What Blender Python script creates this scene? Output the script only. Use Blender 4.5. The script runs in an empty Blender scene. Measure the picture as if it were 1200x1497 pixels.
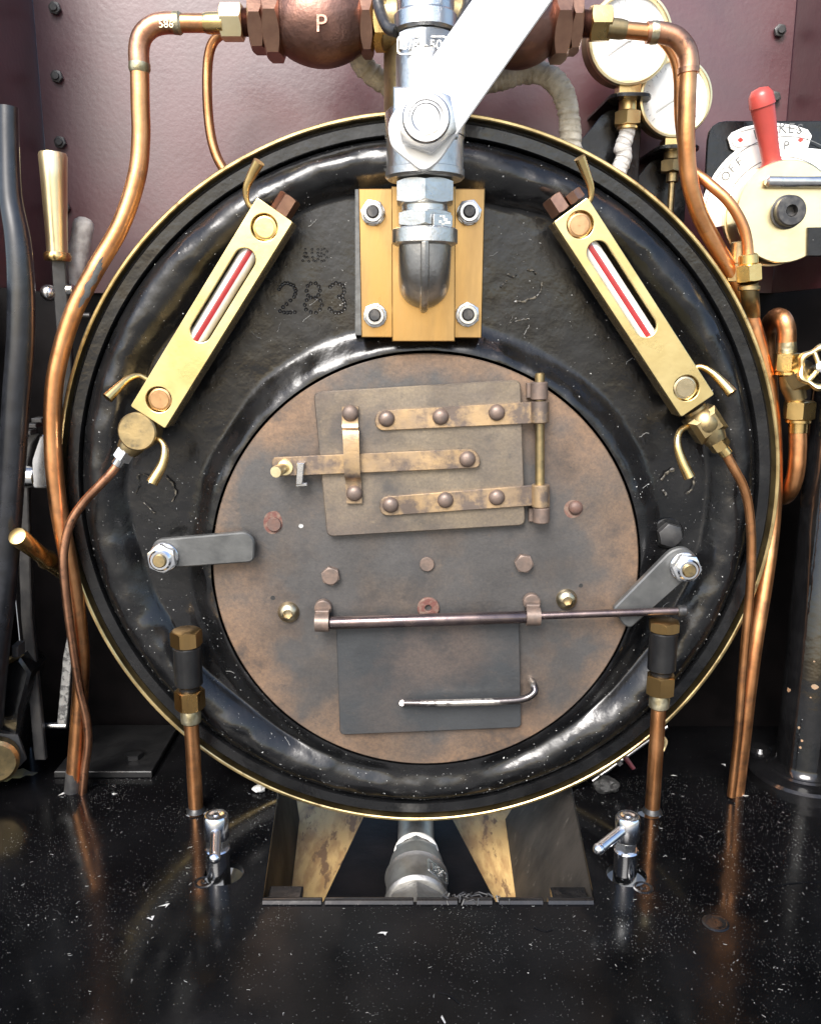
import bpy, bmesh, math, random
from mathutils import Vector, Matrix, noise
random.seed(7)
V = Vector
sc = bpy.context.scene
col = sc.collection
S = 0.0003                      # metres per working unit (the backhead is about 0.31 m across)
R = math.radians

# ------------------------------------------------------------------ camera
PITCH = R(12.0); F = 1250.0
CAM = V((0, -1222.7, 259.9))
cd = bpy.data.cameras.new('camera'); cam = bpy.data.objects.new('camera', cd); col.objects.link(cam)
cam.location = CAM * S
cam.rotation_euler = (R(90) - PITCH, 0, 0)
cd.sensor_fit = 'HORIZONTAL'; cd.sensor_width = 36; cd.lens = 36 * F / 1200
cd.clip_start = 0.01; cd.clip_end = 100
sc.camera = cam

# ------------------------------------------------------------------ light
SUN_AZ, SUN_EL = -19.0, 42.0    # azimuth from straight behind the camera, towards the left; elevation
az, el = R(SUN_AZ), R(SUN_EL)
sdir = V((math.sin(az) * math.cos(el), -math.cos(az) * math.cos(el), math.sin(el)))
w = bpy.data.worlds.new('World'); sc.world = w; w.use_nodes = True
nt = w.node_tree; nt.nodes.clear()
sky = nt.nodes.new('ShaderNodeTexSky'); sky.sky_type = 'NISHITA'; sky.sun_disc = False
sky.sun_elevation = el; sky.sun_rotation = math.atan2(sdir.x, sdir.y)
sky.dust_density = 2.5; sky.air_density = 1.0; sky.ozone_density = 1.0
bgn = nt.nodes.new('ShaderNodeBackground'); bgn.inputs['Strength'].default_value = 0.13
out = nt.nodes.new('ShaderNodeOutputWorld')
nt.links.new(sky.outputs[0], bgn.inputs[0]); nt.links.new(bgn.outputs[0], out.inputs[0])
sl = bpy.data.lights.new('sun', 'SUN'); sl.energy = 3.0; sl.angle = R(32); sl.color = (1.0, 0.975, 0.94)
so = bpy.data.objects.new('sun', sl); col.objects.link(so)
so.rotation_euler = sdir.to_track_quat('Z', 'Y').to_euler()
vs = sc.view_settings; vs.view_transform = 'Standard'; vs.look = 'None'; vs.exposure = 1.32; vs.gamma = 1
vs.use_curve_mapping = False
sc.cycles.max_bounces = 8

# ------------------------------------------------------------------ pixel helpers (calibration of the photograph)
FW = V((0, math.cos(PITCH), -math.sin(PITCH))); UP = V((0, math.sin(PITCH), math.cos(PITCH)))
def ray(px, py): return FW + V(((px - 600) / F, 0, 0)) + UP * ((748.5 - py) / F)
def P(px, py, Y):
    d = ray(px, py); return CAM + d * ((Y - CAM.y) / d.y)
def PZ(px, py, z):
    d = ray(px, py); return CAM + d * ((z - CAM.z) / d.z)
def k(py, Y): return (Y - CAM.y) / ray(600, py).y / F
X, Yv, Z = V((1, 0, 0)), V((0, 1, 0)), V((0, 0, 1)); N = V((0, -1, 0))

# ------------------------------------------------------------------ mesh helpers
def perp(a):
    a = a.normalized(); r = V((0, 0, 1)) if abs(a.z) < .9 else V((1, 0, 0))
    x = (r - a * r.dot(a)).normalized(); return x, a.cross(x)
def spline(pts, n=7):
    q = [V(p) for p in pts]; o = []
    e = [q[0] * 2 - q[1]] + q + [q[-1] * 2 - q[-2]]
    for i in range(1, len(e) - 2):
        a, b, c, d = e[i - 1], e[i], e[i + 1], e[i + 2]
        for j in range(n):
            t = j / n
            o.append(.5 * ((2 * b) + (c - a) * t + (2 * a - 5 * b + 4 * c - d) * t * t + (3 * b - a - 3 * c + d) * t ** 3))
    o.append(q[-1]); return o
class MB:
    def __init__(s): s.v = []; s.f = []
    def add(s, v, f):
        n = len(s.v); s.v += [V(p) for p in v]; s.f += [[i + n for i in q] for q in f]; return s
    def lathe(s, prof, o, ax, seg=32, rot=0.0, ref=None):
        ax = V(ax).normalized()
        if ref is not None:
            x = (ref - ax * ref.dot(ax)).normalized(); y = ax.cross(x)
        else: x, y = perp(ax)
        vs_, rows = [], []
        for r, h in prof:
            if r <= 1e-6:
                rows.append([len(vs_)]); vs_.append(o + ax * h)
            else:
                row = []
                for i in range(seg):
                    a = rot + 2 * math.pi * i / seg
                    row.append(len(vs_)); vs_.append(o + ax * h + x * (r * math.cos(a)) + y * (r * math.sin(a)))
                rows.append(row)
        fs = []
        for A, B in zip(rows, rows[1:]):
            for i in range(seg):
                j = (i + 1) % seg
                if len(A) == 1 and len(B) == 1: break
                if len(A) == 1: fs.append([A[0], B[i], B[j]])
                elif len(B) == 1: fs.append([A[i], A[j], B[0]])
                else: fs.append([A[i], A[j], B[j], B[i]])
        return s.add(vs_, fs)
    def cyl(s, o, ax, r, h, seg=32, bev=None, rot=0.0, ref=None):
        b = bev if bev is not None else min(r, abs(h)) * .12
        return s.lathe([(0, 0), (r - b, 0), (r, b), (r, h - b), (r - b, h), (0, h)], o, ax, seg, rot, ref)
    def hexa(s, o, ax, r, h, rot=0.0, ref=None):
        # hexagon with the turned chamfer of a real nut: a 48-gon lathe clipped by six flats
        ax = V(ax).normalized()
        if ref is not None:
            x = (ref - ax * ref.dot(ax)).normalized(); y = ax.cross(x)
        else: x, y = perp(ax)
        seg = 36; af = r * math.cos(R(30)); vs_ = []; c = r - af
        rows = []
        for lvl in range(4):
            row = []
            for i in range(seg):
                a = 2 * math.pi * i / seg; m = (a % R(60)) - R(30)
                rh = af / math.cos(m); cut = max(0.0, (rh - af)) * .55
                if lvl == 0: rr, hh = af * .96, 0
                elif lvl == 1: rr, hh = rh, cut + h * .02
                elif lvl == 2: rr, hh = rh, h - cut - h * .02
                else: rr, hh = af * .96, h
                a2 = a + rot
                row.append(len(vs_)); vs_.append(o + ax * hh + x * (rr * math.cos(a2)) + y * (rr * math.sin(a2)))
            rows.append(row)
        fs = [list(reversed(rows[0])), list(rows[3])]
        for A, B in zip(rows, rows[1:]):
            for i in range(seg):
                j = (i + 1) % seg; fs.append([A[i], A[j], B[j], B[i]])
        return s.add(vs_, fs)
    def tube(s, pts, rad, seg=18, cap=True, flat=1.0, mod=None):
        n = len(pts)
        if not isinstance(rad, (list, tuple)): rad = [rad] * n
        if len(rad) != n:
            m = len(rad); rad = [rad[min(int(i / (n - 1) * (m - 1)), m - 2)] * (1 - ((i / (n - 1) * (m - 1)) - min(int(i / (n - 1) * (m - 1)), m - 2))) +
                    rad[min(int(i / (n - 1) * (m - 1)), m - 2) + 1] * ((i / (n - 1) * (m - 1)) - min(int(i / (n - 1) * (m - 1)), m - 2)) for i in range(n)]
        x = None; vs_, rows = [], []; run = 0.0
        for i in range(n):
            if i: run += (pts[i] - pts[i - 1]).length
            t = (pts[min(i + 1, n - 1)] - pts[max(i - 1, 0)]).normalized()
            if x is None: x, _ = perp(t)
            x = (x - t * x.dot(t)).normalized(); y = t.cross(x)
            row = []
            for j in range(seg):
                a = 2 * math.pi * j / seg
                mm = mod(run, a) if mod else 1.0
                row.append(len(vs_)); vs_.append(pts[i] + x * (mm * rad[i] * math.cos(a)) + y * (mm * rad[i] * flat * math.sin(a)))
            rows.append(row)
        fs = []
        for A, B in zip(rows, rows[1:]):
            for i in range(seg):
                j = (i + 1) % seg; fs.append([A[i], A[j], B[j], B[i]])
        if cap: fs += [list(reversed(rows[0])), list(rows[-1])]
        return s.add(vs_, fs)
    def prism(s, poly, o, ux, uy, n, d, bev=0.0, both=False):
        # polygon in (ux,uy), extruded d along n from o; chamfer bev on the far (front) rim
        m = len(poly); P2 = [V((p[0], p[1])) for p in poly]
        area = sum(P2[i].x * P2[(i + 1) % m].y - P2[(i + 1) % m].x * P2[i].y for i in range(m))
        sg = 1 if area > 0 else -1
        def inset(b):
            r = []
            for i in range(m):
                a, p, c = P2[i - 1], P2[i], P2[(i + 1) % m]
                e1 = (p - a).normalized(); e2 = (c - p).normalized()
                n1 = V((-e1.y, e1.x)) * sg; n2 = V((-e2.y, e2.x)) * sg
                q = (n1 + n2); l = q.length
                q = q / l if l > 1e-6 else n1
                r.append(p + q * (b / max(.4, q.dot(n1))))
            return r
        lv = [(P2, 0.0)]
        if both and bev: lv = [(inset(bev), 0.0), (P2, bev)]
        if bev: lv += [(P2, d - bev), (inset(bev), d)]
        else: lv += [(P2, d)]
        vs_, rows = [], []
        for pl, h in lv:
            row = []
            for p in pl: row.append(len(vs_)); vs_.append(o + ux * p.x + uy * p.y + n * h)
            rows.append(row)
        fs = [list(reversed(rows[0])), list(rows[-1])]
        for A, B in zip(rows, rows[1:]):
            for i in range(m):
                j = (i + 1) % m; fs.append([A[i], A[j], B[j], B[i]])
        return s.add(vs_, fs)
    def box(s, o, ux, uy, n, a, b, c, bev=0.0):
        return s.prism([(-a / 2, -b / 2), (a / 2, -b / 2), (a / 2, b / 2), (-a / 2, b / 2)], o, ux, uy, n, c, bev, True)
    def sphere(s, o, r, ax=Z, seg=20, rings=10, half=False, flat=1.0):
        a0 = 0 if half else -90
        prof = [(r * math.cos(R(a0 + (90 - a0) * i / rings)), r * flat * math.sin(R(a0 + (90 - a0) * i / rings))) for i in range(rings + 1)]
        prof = [(0 if p[0] < 1e-5 * r else p[0], p[1]) for p in prof]
        if half: prof = [(0, 0)] + prof
        return s.lathe(prof, o, ax, seg)
def rpoly(pts, r, n=4):
    o = []; m = len(pts); rs = r if isinstance(r, (list, tuple)) else [r] * m
    for i in range(m):
        a, p, c = V(pts[i - 1]), V(pts[i]), V(pts[(i + 1) % m])
        u, v = (a - p), (c - p); rr = min(rs[i], u.length * .49, v.length * .49)
        if rr <= 0: o.append(tuple(p)); continue
        u.normalize(); v.normalize()
        A, B = p + u * rr, p + v * rr
        for j in range(n + 1):
            t = j / n; o.append(tuple((1 - t) ** 2 * A + 2 * t * (1 - t) * p + t * t * B))
    return o
def circ(cx, cy, r, n=32, a0=0, a1=360):
    full = abs(a1 - a0) >= 360
    return [(cx + r * math.cos(R(a0 + (a1 - a0) * i / (n if full else n - 1))), cy + r * math.sin(R(a0 + (a1 - a0) * i / (n if full else n - 1)))) for i in range(n)]
def px2(pts, Y):
    return [(P(a, b, Y).x, P(a, b, Y).z) for a, b in pts]
def slab(mb, pts, Yback, d, bev=0.0, r=0.0):
    """a flat plate parallel to the backhead; outline given by photo corners of its front face"""
    return mb.prism(rpoly(px2(pts, Yback - d), r) if r else px2(pts, Yback - d), V((0, Yback, 0)), X, Z, N, d, bev)
def curve_geo(splines=None, text=None, size=10, extrude=1.0, bev=0.0):
    if text is None:
        cu = bpy.data.curves.new('t', 'CURVE'); cu.dimensions = '2D'; cu.fill_mode = 'BOTH'
        for pl in splines:
            sp = cu.splines.new('POLY'); sp.points.add(len(pl) - 1)
            for p, q in zip(sp.points, pl): p.co = (q[0], q[1], 0, 1)
            sp.use_cyclic_u = True
    else:
        cu = bpy.data.curves.new('t', 'FONT'); cu.body = text; cu.size = size
        cu.align_x = 'CENTER'; cu.align_y = 'CENTER'; cu.resolution_u = 4
    cu.extrude = extrude; cu.bevel_depth = bev; cu.bevel_resolution = 1
    if bev: cu.offset = -bev
    o = bpy.data.objects.new('t', cu); col.objects.link(o)
    me = bpy.data.meshes.new_from_object(o.evaluated_get(bpy.context.evaluated_depsgraph_get()))
    v = [p.co.copy() for p in me.vertices]; f = [list(p.vertices) for p in me.polygons]
    bpy.data.objects.remove(o); bpy.data.curves.remove(cu); bpy.data.meshes.remove(me)
    return v, f
def holed(mb, splines, o, ux, uy, n, d, bev=0.0):
    v, f = curve_geo(splines, extrude=d / 2 - bev, bev=bev)
    return mb.add([o + ux * p.x + uy * p.y + n * (d / 2 + p.z) for p in v], f)
def text(mb, t, size, o, ux, uy, n, d=1.0):
    v, f = curve_geo(text=t, size=size, extrude=d / 2)
    return mb.add([o + ux * p.x + uy * p.y + n * (d / 2 + p.z) for p in v], f)

# ------------------------------------------------------------------ materials
def mat(name, c1, c2=None, nsc=.02, mixlo=.4, mixhi=.62, rough=(.3, .4), metal=0.0, bump=None, coat=0.0, spec=.5,
        speck=None, det=4.0, bump2=None, stretch=None, c3=None, n3=.08, lo3=.6, hi3=.68, coat_rough=.08, smudge=.012):
    m = bpy.data.materials.new(name); m.use_nodes = True
    t = m.node_tree; b = t.nodes['Principled BSDF']; L = t.links.new
    def nd(ty, **kw):
        n = t.nodes.new(ty)
        for a, v in kw.items(): setattr(n, a, v)
        return n
    tc = nd('ShaderNodeTexCoord'); oi = nd('ShaderNodeObjectInfo')
    sc_ = nd('ShaderNodeVectorMath', operation='SCALE'); sc_.inputs['Scale'].default_value = 1 / S
    L(tc.outputs['Object'], sc_.inputs[0])
    ro = nd('ShaderNodeMath', operation='MULTIPLY'); ro.inputs[1].default_value = 977.0; L(oi.outputs['Random'], ro.inputs[0])
    ad = nd('ShaderNodeVectorMath', operation='ADD'); L(sc_.outputs[0], ad.inputs[0]); L(ro.outputs[0], ad.inputs[1])
    co = ad.outputs[0]
    if stretch:
        mp = nd('ShaderNodeVectorMath', operation='MULTIPLY'); mp.inputs[1].default_value = stretch; L(co, mp.inputs[0]); cs = mp.outputs[0]
    else: cs = co
    def nz(scale, detail=4.0, src=None, rg=.55):
        n = nd('ShaderNodeTexNoise'); n.inputs['Scale'].default_value = scale; n.inputs['Detail'].default_value = detail
        n.inputs['Roughness'].default_value = rg; L(src or co, n.inputs['Vector']); return n.outputs['Fac']
    def ramp(fac, lo, hi, a=0.0, bb=1.0):
        r = nd('ShaderNodeMapRange'); r.inputs['From Min'].default_value = lo; r.inputs['From Max'].default_value = hi
        r.inputs['To Min'].default_value = a; r.inputs['To Max'].default_value = bb; r.clamp = True; L(fac, r.inputs['Value']); return r.outputs[0]
    def mix(fac, a, bb):
        x = nd('ShaderNodeMix', data_type='RGBA'); L(fac, x.inputs['Factor'])
        for s_, i in ((a, 6), (bb, 7)):
            if isinstance(s_, tuple): x.inputs[i].default_value = (*s_, 1)
            else: L(s_, x.inputs[i])
        return x.outputs[2]
    c = c1
    if c2: c = mix(ramp(nz(nsc, det, cs), mixlo, mixhi), c1, c2)
    if c3: c = mix(ramp(nz(n3, 5, cs, .65), lo3, hi3), c, c3)
    rsock = ramp(nz(smudge, 5, cs), .35, .65, rough[0], rough[1])
    if speck:
        vsc, th, sc3, prob = speck
        vo = nd('ShaderNodeTexVoronoi'); vo.inputs['Scale'].default_value = vsc; L(co, vo.inputs['Vector'])
        sp = nd('ShaderNodeSeparateColor'); L(vo.outputs['Color'], sp.inputs[0])
        thr = ramp(sp.outputs[0], 1 - prob, 1.0, 0.0, th)
        lt = nd('ShaderNodeMath', operation='LESS_THAN'); L(vo.outputs['Distance'], lt.inputs[0]); L(thr, lt.inputs[1])
        c = mix(lt.outputs[0], c, sc3)
        mr = nd('ShaderNodeMath', operation='MAXIMUM'); L(rsock, mr.inputs[0])
        ml = nd('ShaderNodeMath', operation='MULTIPLY'); ml.inputs[1].default_value = .8; L(lt.outputs[0], ml.inputs[0]); L(ml.outputs[0], mr.inputs[1])
        rsock = mr.outputs[0]
    if isinstance(c, tuple): b.inputs['Base Color'].default_value = (*c, 1)
    else: L(c, b.inputs['Base Color'])
    L(rsock, b.inputs['Roughness'])
    b.inputs['Metallic'].default_value = metal
    b.inputs['Specular IOR Level'].default_value = spec
    b.inputs['Coat Weight'].default_value = coat; b.inputs['Coat Roughness'].default_value = coat_rough
    prev = None
    for bp in (bump, bump2):
        if not bp: continue
        bn = nd('ShaderNodeBump'); bn.inputs['Distance'].default_value = bp[1] * S; bn.inputs['Strength'].default_value = 1.0
        L(nz(bp[0], bp[2] if len(bp) > 2 else 3, cs), bn.inputs['Height'])
        if prev: L(prev, bn.inputs['Normal'])
        prev = bn.outputs[0]
    if prev:
        L(prev, b.inputs['Normal'])
        if coat: L(prev, b.inputs['Coat Normal'])
    m['_t'] = 1
    return m, t, b, co, nz, ramp, mix, c
M = {}
def mk(key, *a, **kw): M[key] = mat(key, *a, **kw)[0]
mk('black_paint', (.0032, .0034, .0038), (.006, .006, .0065), .015, rough=(.16, .34), smudge=.02, bump=(.03, 1.2, 3), bump2=(.13, .2, 3), c3=(.010, .010, .011), n3=.05, lo3=.6, hi3=.75, speck=(.16, .09, (.14, .14, .14), .2), spec=.5)
mk('black_gloss', (.003, .003, .0033), (.006, .006, .0065), .02, rough=(.08, .16), bump=(.03, .8, 3), speck=(.1, .08, (.2, .2, .2), .15))
mk('black_flat', (.006, .006, .0064), (.011, .011, .0112), .03, rough=(.3, .45), spec=.4, bump=(.15, .3), speck=(.16, .1, (.2, .2, .19), .2))
mk('black_floor', (.0022, .0022, .0025), (.0045, .0045, .005), .006, rough=(.09, .22), bump=(.02, .25, 3), speck=(.2, .1, (.2, .2, .2), .35), spec=.09, smudge=.02)
mk('black_rubber', (.006, .0065, .008), (.012, .013, .016), .05, rough=(.26, .36), bump=(.3, .06), spec=.7)
mk('black_steel', (.018, .018, .019), (.035, .034, .033), .04, rough=(.32, .5), bump=(.12, .4), c3=(.10, .095, .09), n3=.12, lo3=.7, hi3=.78)
mk('maroon', (.055, .010, .015), (.045, .010, .014), .01, rough=(.32, .44), coat=.15, coat_rough=.4, bump=(.13, .2, 2), spec=.85, speck=(.03, .03, (.2, .15, .15), .08))
mk('copper', (.76, .37, .165), (.62, .28, .115), .03, rough=(.28, .42), metal=1.0, bump=(.05, .5), c3=(.36, .18, .10), n3=.026, lo3=.52, hi3=.72)
mk('copper_dull', (.66, .34, .2), (.5, .25, .15), .05, rough=(.28, .42), metal=1.0, bump=(.06, .4), c3=(.24, .14, .10), n3=.08, lo3=.55, hi3=.7)
mk('brass', (.76, .55, .24), (.66, .46, .19), .03, rough=(.2, .32), metal=1.0, bump=(.1, .18), c3=(.42, .28, .12), n3=.03, lo3=.64, hi3=.8)
mk('brass_bright', (.92, .80, .50), (.86, .73, .43), .02, rough=(.28, .4), metal=1.0, bump=(.2, .12))
mk('brass_face', (.72, .58, .28), (.63, .49, .22), .02, rough=(.26, .38), metal=1.0, bump=(.2, .1), c3=(.6, .46, .22), n3=.03, lo3=.6, hi3=.78)
mk('plug_bronze', (.50, .31, .16), (.42, .25, .13), .08, rough=(.3, .42), metal=1.0, bump=(.1, .2))
mk('brass_edge', (.58, .45, .22), (.40, .30, .14), .03, rough=(.3, .45), metal=1.0, bump=(.12, .3), c3=(.16, .10, .06), n3=.06, lo3=.6, hi3=.72)
mk('brass_pale', (.55, .47, .32), (.45, .38, .25), .05, rough=(.25, .36), metal=1.0, bump=(.1, .15))
mk('brass_plate', (.47, .285, .105), (.38, .25, .11), .012, rough=(.26, .38), metal=1.0, bump=(.25, .12), stretch=(1, 1, .2), c3=(.30, .19, .085), n3=.014, lo3=.48, hi3=.68)
mk('brass_dull', (.40, .30, .15), (.28, .22, .12), .05, rough=(.34, .5), metal=1.0, bump=(.12, .3), c3=(.18, .15, .10), n3=.07, lo3=.55, hi3=.7)
mk('bronze', (.24, .13, .10), (.16, .095, .08), .02, rough=(.38, .52), metal=1.0, bump=(.09, 1.1, 4))
mk('bronze_hex', (.38, .22, .15), (.30, .17, .12), .04, rough=(.3, .42), metal=1.0, bump=(.12, .3))
mk('solder', (.52, .47, .33), (.35, .30, .18), .08, rough=(.32, .5), metal=1.0, bump=(.12, 1.0))
mk('cast_steel', (.66, .655, .63), (.56, .555, .535), .03, rough=(.26, .4), metal=1.0, bump=(.22, .45, 4), c3=(.40, .39, .37), n3=.04, lo3=.6, hi3=.75)
mk('cast_grey', (.34, .335, .32), (.26, .255, .245), .04, rough=(.38, .5), metal=.9, bump=(.2, .4, 4))
mk('steel', (.62, .62, .62), (.5, .5, .5), .05, rough=(.2, .32), metal=1.0, bump=(.2, .15))
mk('chrome', (.85, .86, .88), (.8, .81, .83), .05, rough=(.14, .24), metal=1.0, bump=(.05, .15))
mk('lever_steel', (.84, .84, .83), (.76, .76, .75), .02, rough=(.38, .5), metal=.55, bump=(.2, .1))
mk('dark_rod', (.10, .08, .085), (.17, .13, .12), .03, rough=(.22, .34), metal=.9, bump=(.1, .15))
mk('worn_rod', (.5, .47, .43), (.10, .09, .09), .03, mixlo=.46, mixhi=.56, rough=(.2, .34), metal=.9, bump=(.1, .2))
mk('dark_nut', (.05, .05, .052), (.10, .095, .09), .1, rough=(.32, .45), metal=.7, bump=(.15, .2))
mk('clamp_steel', (.085, .087, .087), (.12, .122, .12), .03, rough=(.36, .5), metal=.6, bump=(.1, .3), c3=(.3, .29, .27), n3=.12, lo3=.7, hi3=.76)
mk('strap', (.46, .32, .18), (.34, .25, .165), .03, rough=(.32, .45), metal=.75, bump=(.1, .4), c3=(.17, .135, .115), n3=.026, lo3=.46, hi3=.6)
mk('rivet', (.13, .10, .085), (.18, .13, .105), .08, rough=(.42, .58), metal=.5, bump=(.15, .4))
mk('rust_rivet', (.12, .065, .05), (.10, .065, .055), .08, rough=(.5, .7), metal=.2, bump=(.15, .5))
mk('rust_patch', (.10, .035, .027), (.15, .10, .075), .12, rough=(.6, .8), metal=.0, bump=(.2, .5))
mk('white_enamel', (.80, .79, .77), (.72, .70, .66), .05, rough=(.15, .25))
mk('red_line', (.30, .008, .012), (.24, .01, .012), .2, rough=(.3, .4))
mk('red_handle', (.36, .05, .04), (.31, .045, .036), .03, rough=(.3, .42), bump=(.1, .2))
mk('dial_white', (.82, .82, .79), (.76, .76, .73), .02, rough=(.3, .4))
mk('print_black', (.02, .02, .02), rough=(.4, .5))
mk('print_grey', (.5, .5, .49), rough=(.4, .5))
mk('print_red', (.45, .04, .03), rough=(.4, .5))
mk('lagging', (.52, .49, .41), (.36, .33, .26), .06, rough=(.75, .9), bump=(.09, 2.2, 5), bump2=(.35, .8))
mk('lagging_white', (.70, .69, .66), (.5, .49, .46), .06, rough=(.75, .9), bump=(.09, 2.5, 5))
mk('grey_grip', (.42, .40, .37), (.28, .26, .24), .08, rough=(.6, .8), bump=(.12, .8))
mk('gasket', (.10, .105, .105), (.06, .062, .062), .06, rough=(.55, .7), bump=(.1, .5))
mk('scuffed', (.42, .42, .41), (.16, .16, .16), .12, mixlo=.45, mixhi=.55, rough=(.3, .5), metal=.8, bump=(.12, 1.2, 4))
mk('worn_plate', (.035, .03, .025), (.018, .016, .014), .012, rough=(.5, .65), spec=.2, bump=(.06, .5), c3=(.10, .09, .075), n3=.03, lo3=.62, hi3=.72)
mk('soot_and_shade', (.0025, .0021, .0023), (.0045, .0036, .0038), .02, rough=(.45, .6), spec=.08, bump=(.1, .3))  # near-black of pan and left frame; on the lower walls it paints in shade
mk('concrete', (.13, .128, .12), (.10, .098, .092), .004, rough=(.7, .85), bump=(.02, 2, 5))
mk('wood_strand', (.50, .33, .13), (.34, .2, .075), .06, mixlo=.42, mixhi=.58, rough=(.6, .75), bump=(.08, 3, 5), stretch=(1, .3, 1), c3=(.17, .095, .04), n3=.05, lo3=.54, hi3=.6, det=6)
mk('dust', (.42, .42, .41), (.25, .25, .24), .2, rough=(.7, .9))
mk('chip', (.27, .15, .08), (.2, .15, .1), .2, rough=(.7, .9))
mk('coal', (.012, .012, .012), (.035, .035, .034), .15, spec=.25, rough=(.5, .75), bump=(.2, 1.5, 4))
mk('pale_stain', (.10, .105, .095), (.26, .25, .12), .05, rough=(.45, .7), bump=(.1, .5))
mk('flake', (.012, .012, .012), (.11, .095, .07), .2, rough=(.3, .5))
# glass: clear, with its own reflection
g = bpy.data.materials.new('glass'); g.use_nodes = True; gt = g.node_tree; gt.nodes.clear()
go = gt.nodes.new('ShaderNodeOutputMaterial'); gm = gt.nodes.new('ShaderNodeMixShader'); gf = gt.nodes.new('ShaderNodeFresnel')
gtr = gt.nodes.new('ShaderNodeBsdfTransparent'); gg = gt.nodes.new('ShaderNodeBsdfGlossy'); gg.inputs['Roughness'].default_value = .03
gtr.inputs[0].default_value = (.98, .985, .985, 1)
gl_ = gt.nodes.new('ShaderNodeLayerWeight'); gl_.inputs['Blend'].default_value = .5
gp = gt.nodes.new('ShaderNodeMath'); gp.operation = 'POWER'; gp.inputs[1].default_value = 4.0
gq = gt.nodes.new('ShaderNodeMath'); gq.operation = 'MULTIPLY_ADD'; gq.inputs[1].default_value = .6; gq.inputs[2].default_value = .045
gt.links.new(gl_.outputs['Facing'], gp.inputs[0]); gt.links.new(gp.outputs[0], gq.inputs[0])
gt.links.new(gq.outputs[0], gm.inputs[0]); gt.links.new(gtr.outputs[0], gm.inputs[1]); gt.links.new(gg.outputs[0], gm.inputs[2]); gt.links.new(gm.outputs[0], go.inputs[0])
gt.nodes.remove(gf)
M['glass'] = g
# heat-tinted steel: browner towards the rim, blue-grey over the middle
def heat(key, rim, mid, cx, cz, rad, lo, hi, dark, tan, **kw):
    m, t, b, co, nz, ramp, mix, c = mat(key, mid, **kw)
    nd = t.nodes.new; L = t.links.new
    tc = nd('ShaderNodeTexCoord')
    sb = nd('ShaderNodeVectorMath'); sb.operation = 'SUBTRACT'; sb.inputs[1].default_value = (cx * S, 0, cz * S); L(tc.outputs['Object'], sb.inputs[0])
    fl = nd('ShaderNodeVectorMath'); fl.operation = 'MULTIPLY'; fl.inputs[1].default_value = (1 / (rad * S), 0, 1 / (rad * S)); L(sb.outputs[0], fl.inputs[0])
    ln = nd('ShaderNodeVectorMath'); ln.operation = 'LENGTH'; L(fl.outputs[0], ln.inputs[0])
    a = nd('ShaderNodeMath'); a.operation = 'ADD'; L(ln.outputs['Value'], a.inputs[0]); L(ramp(nz(.009, 5), .25, .75, -.32, .32), a.inputs[1])
    c1 = mix(ramp(a.outputs[0], lo, hi), mid, rim)
    c2 = mix(ramp(nz(.011, 6, None, .6), .46, .72, 0, .6), c1, tan)
    c3 = mix(ramp(nz(.009, 7, None, .62), .54, .68, 0, .85), c2, dark)
    c4 = mix(ramp(nz(.25, 3), .35, .7, 0, .35), c3, dark)
    c4 = mix(ramp(nz(.07, 6, None, .75), .60, .70, 0, .45), c4, tan)
    c4 = mix(ramp(nz(.045, 6, None, .75), .62, .70, 0, .5), c4, dark)
    st = nd('ShaderNodeVectorMath'); st.operation = 'MULTIPLY'; st.inputs[1].default_value = (.8, 1, .8); L(co, st.inputs[0])
    c4 = mix(ramp(nz(.55, 4, st.outputs[0]), .38, .66, 0, .22), c4, dark)
    c4 = mix(ramp(nz(.16, 5, None, .7), .70, .76, 0, .4), c4, (.30, .27, .23))
    L(c4, b.inputs['Base Color'])
    M[key] = m
heat('fire_plate', (.27, .17, .105), (.095, .09, .087), 0, 0, 313, .72, 1.06, (.052, .052, .054), (.16, .12, .09), rough=(.32, .55), metal=.55, bump=(.12, .3), bump2=(.6, .1))
heat('fire_door', (.15, .12, .10), (.20, .165, .125), 20, 0, 190, .3, .95, (.08, .077, .076), (.33, .26, .165), rough=(.34, .5), metal=.6, bump=(.1, .4))
heat('flap', (.062, .066, .070), (.12, .096, .085), 0, 62, 160, .35, .62, (.05, .052, .055), (.13, .105, .09), rough=(.34, .48), metal=.55, bump=(.12, .4))

# ------------------------------------------------------------------ object helpers
W = {}
def _mesh(name, mb, m, org, ang=38):
    me = bpy.data.meshes.new(name)
    me.from_pydata([tuple((v - org) * S) for v in mb.v], [], mb.f)
    bm = bmesh.new(); bm.from_mesh(me); bmesh.ops.recalc_face_normals(bm, faces=bm.faces); bm.to_mesh(me); bm.free()
    me.polygons.foreach_set('use_smooth', [True] * len(me.polygons)); me.set_sharp_from_angle(angle=R(ang))
    me.materials.append(M[m]); me.update(); return me
def tag(o, label, cat, group=None, kind=None):
    if label: o['label'] = label
    if cat: o['category'] = cat
    if group: o['group'] = group
    if kind: o['kind'] = kind
    return o
def thing(name, label, cat, base, group=None):
    o = bpy.data.objects.new(name, None); col.objects.link(o); o.empty_display_size = .005
    o.location = V(base) * S; W[o] = V(base); return tag(o, label, cat, group)
def obj(name, mb, m, parent=None, org=None, ang=38):
    pw = W[parent] if parent else V((0, 0, 0))
    og = V(org) if org is not None else pw
    o = bpy.data.objects.new(name, _mesh(name, mb, m, og, ang)); col.objects.link(o)
    o.location = (og - pw) * S; W[o] = og
    if parent: o.parent = parent
    return o
def dup(src, parent, at):
    o = src.copy(); col.objects.link(o); o.parent = parent
    o.location = (V(at) - W[parent]) * S; W[o] = V(at); return o
def pts(lst, n=7): return spline([P(*p) for p in lst], n)

FLOOR = -450.0
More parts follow.
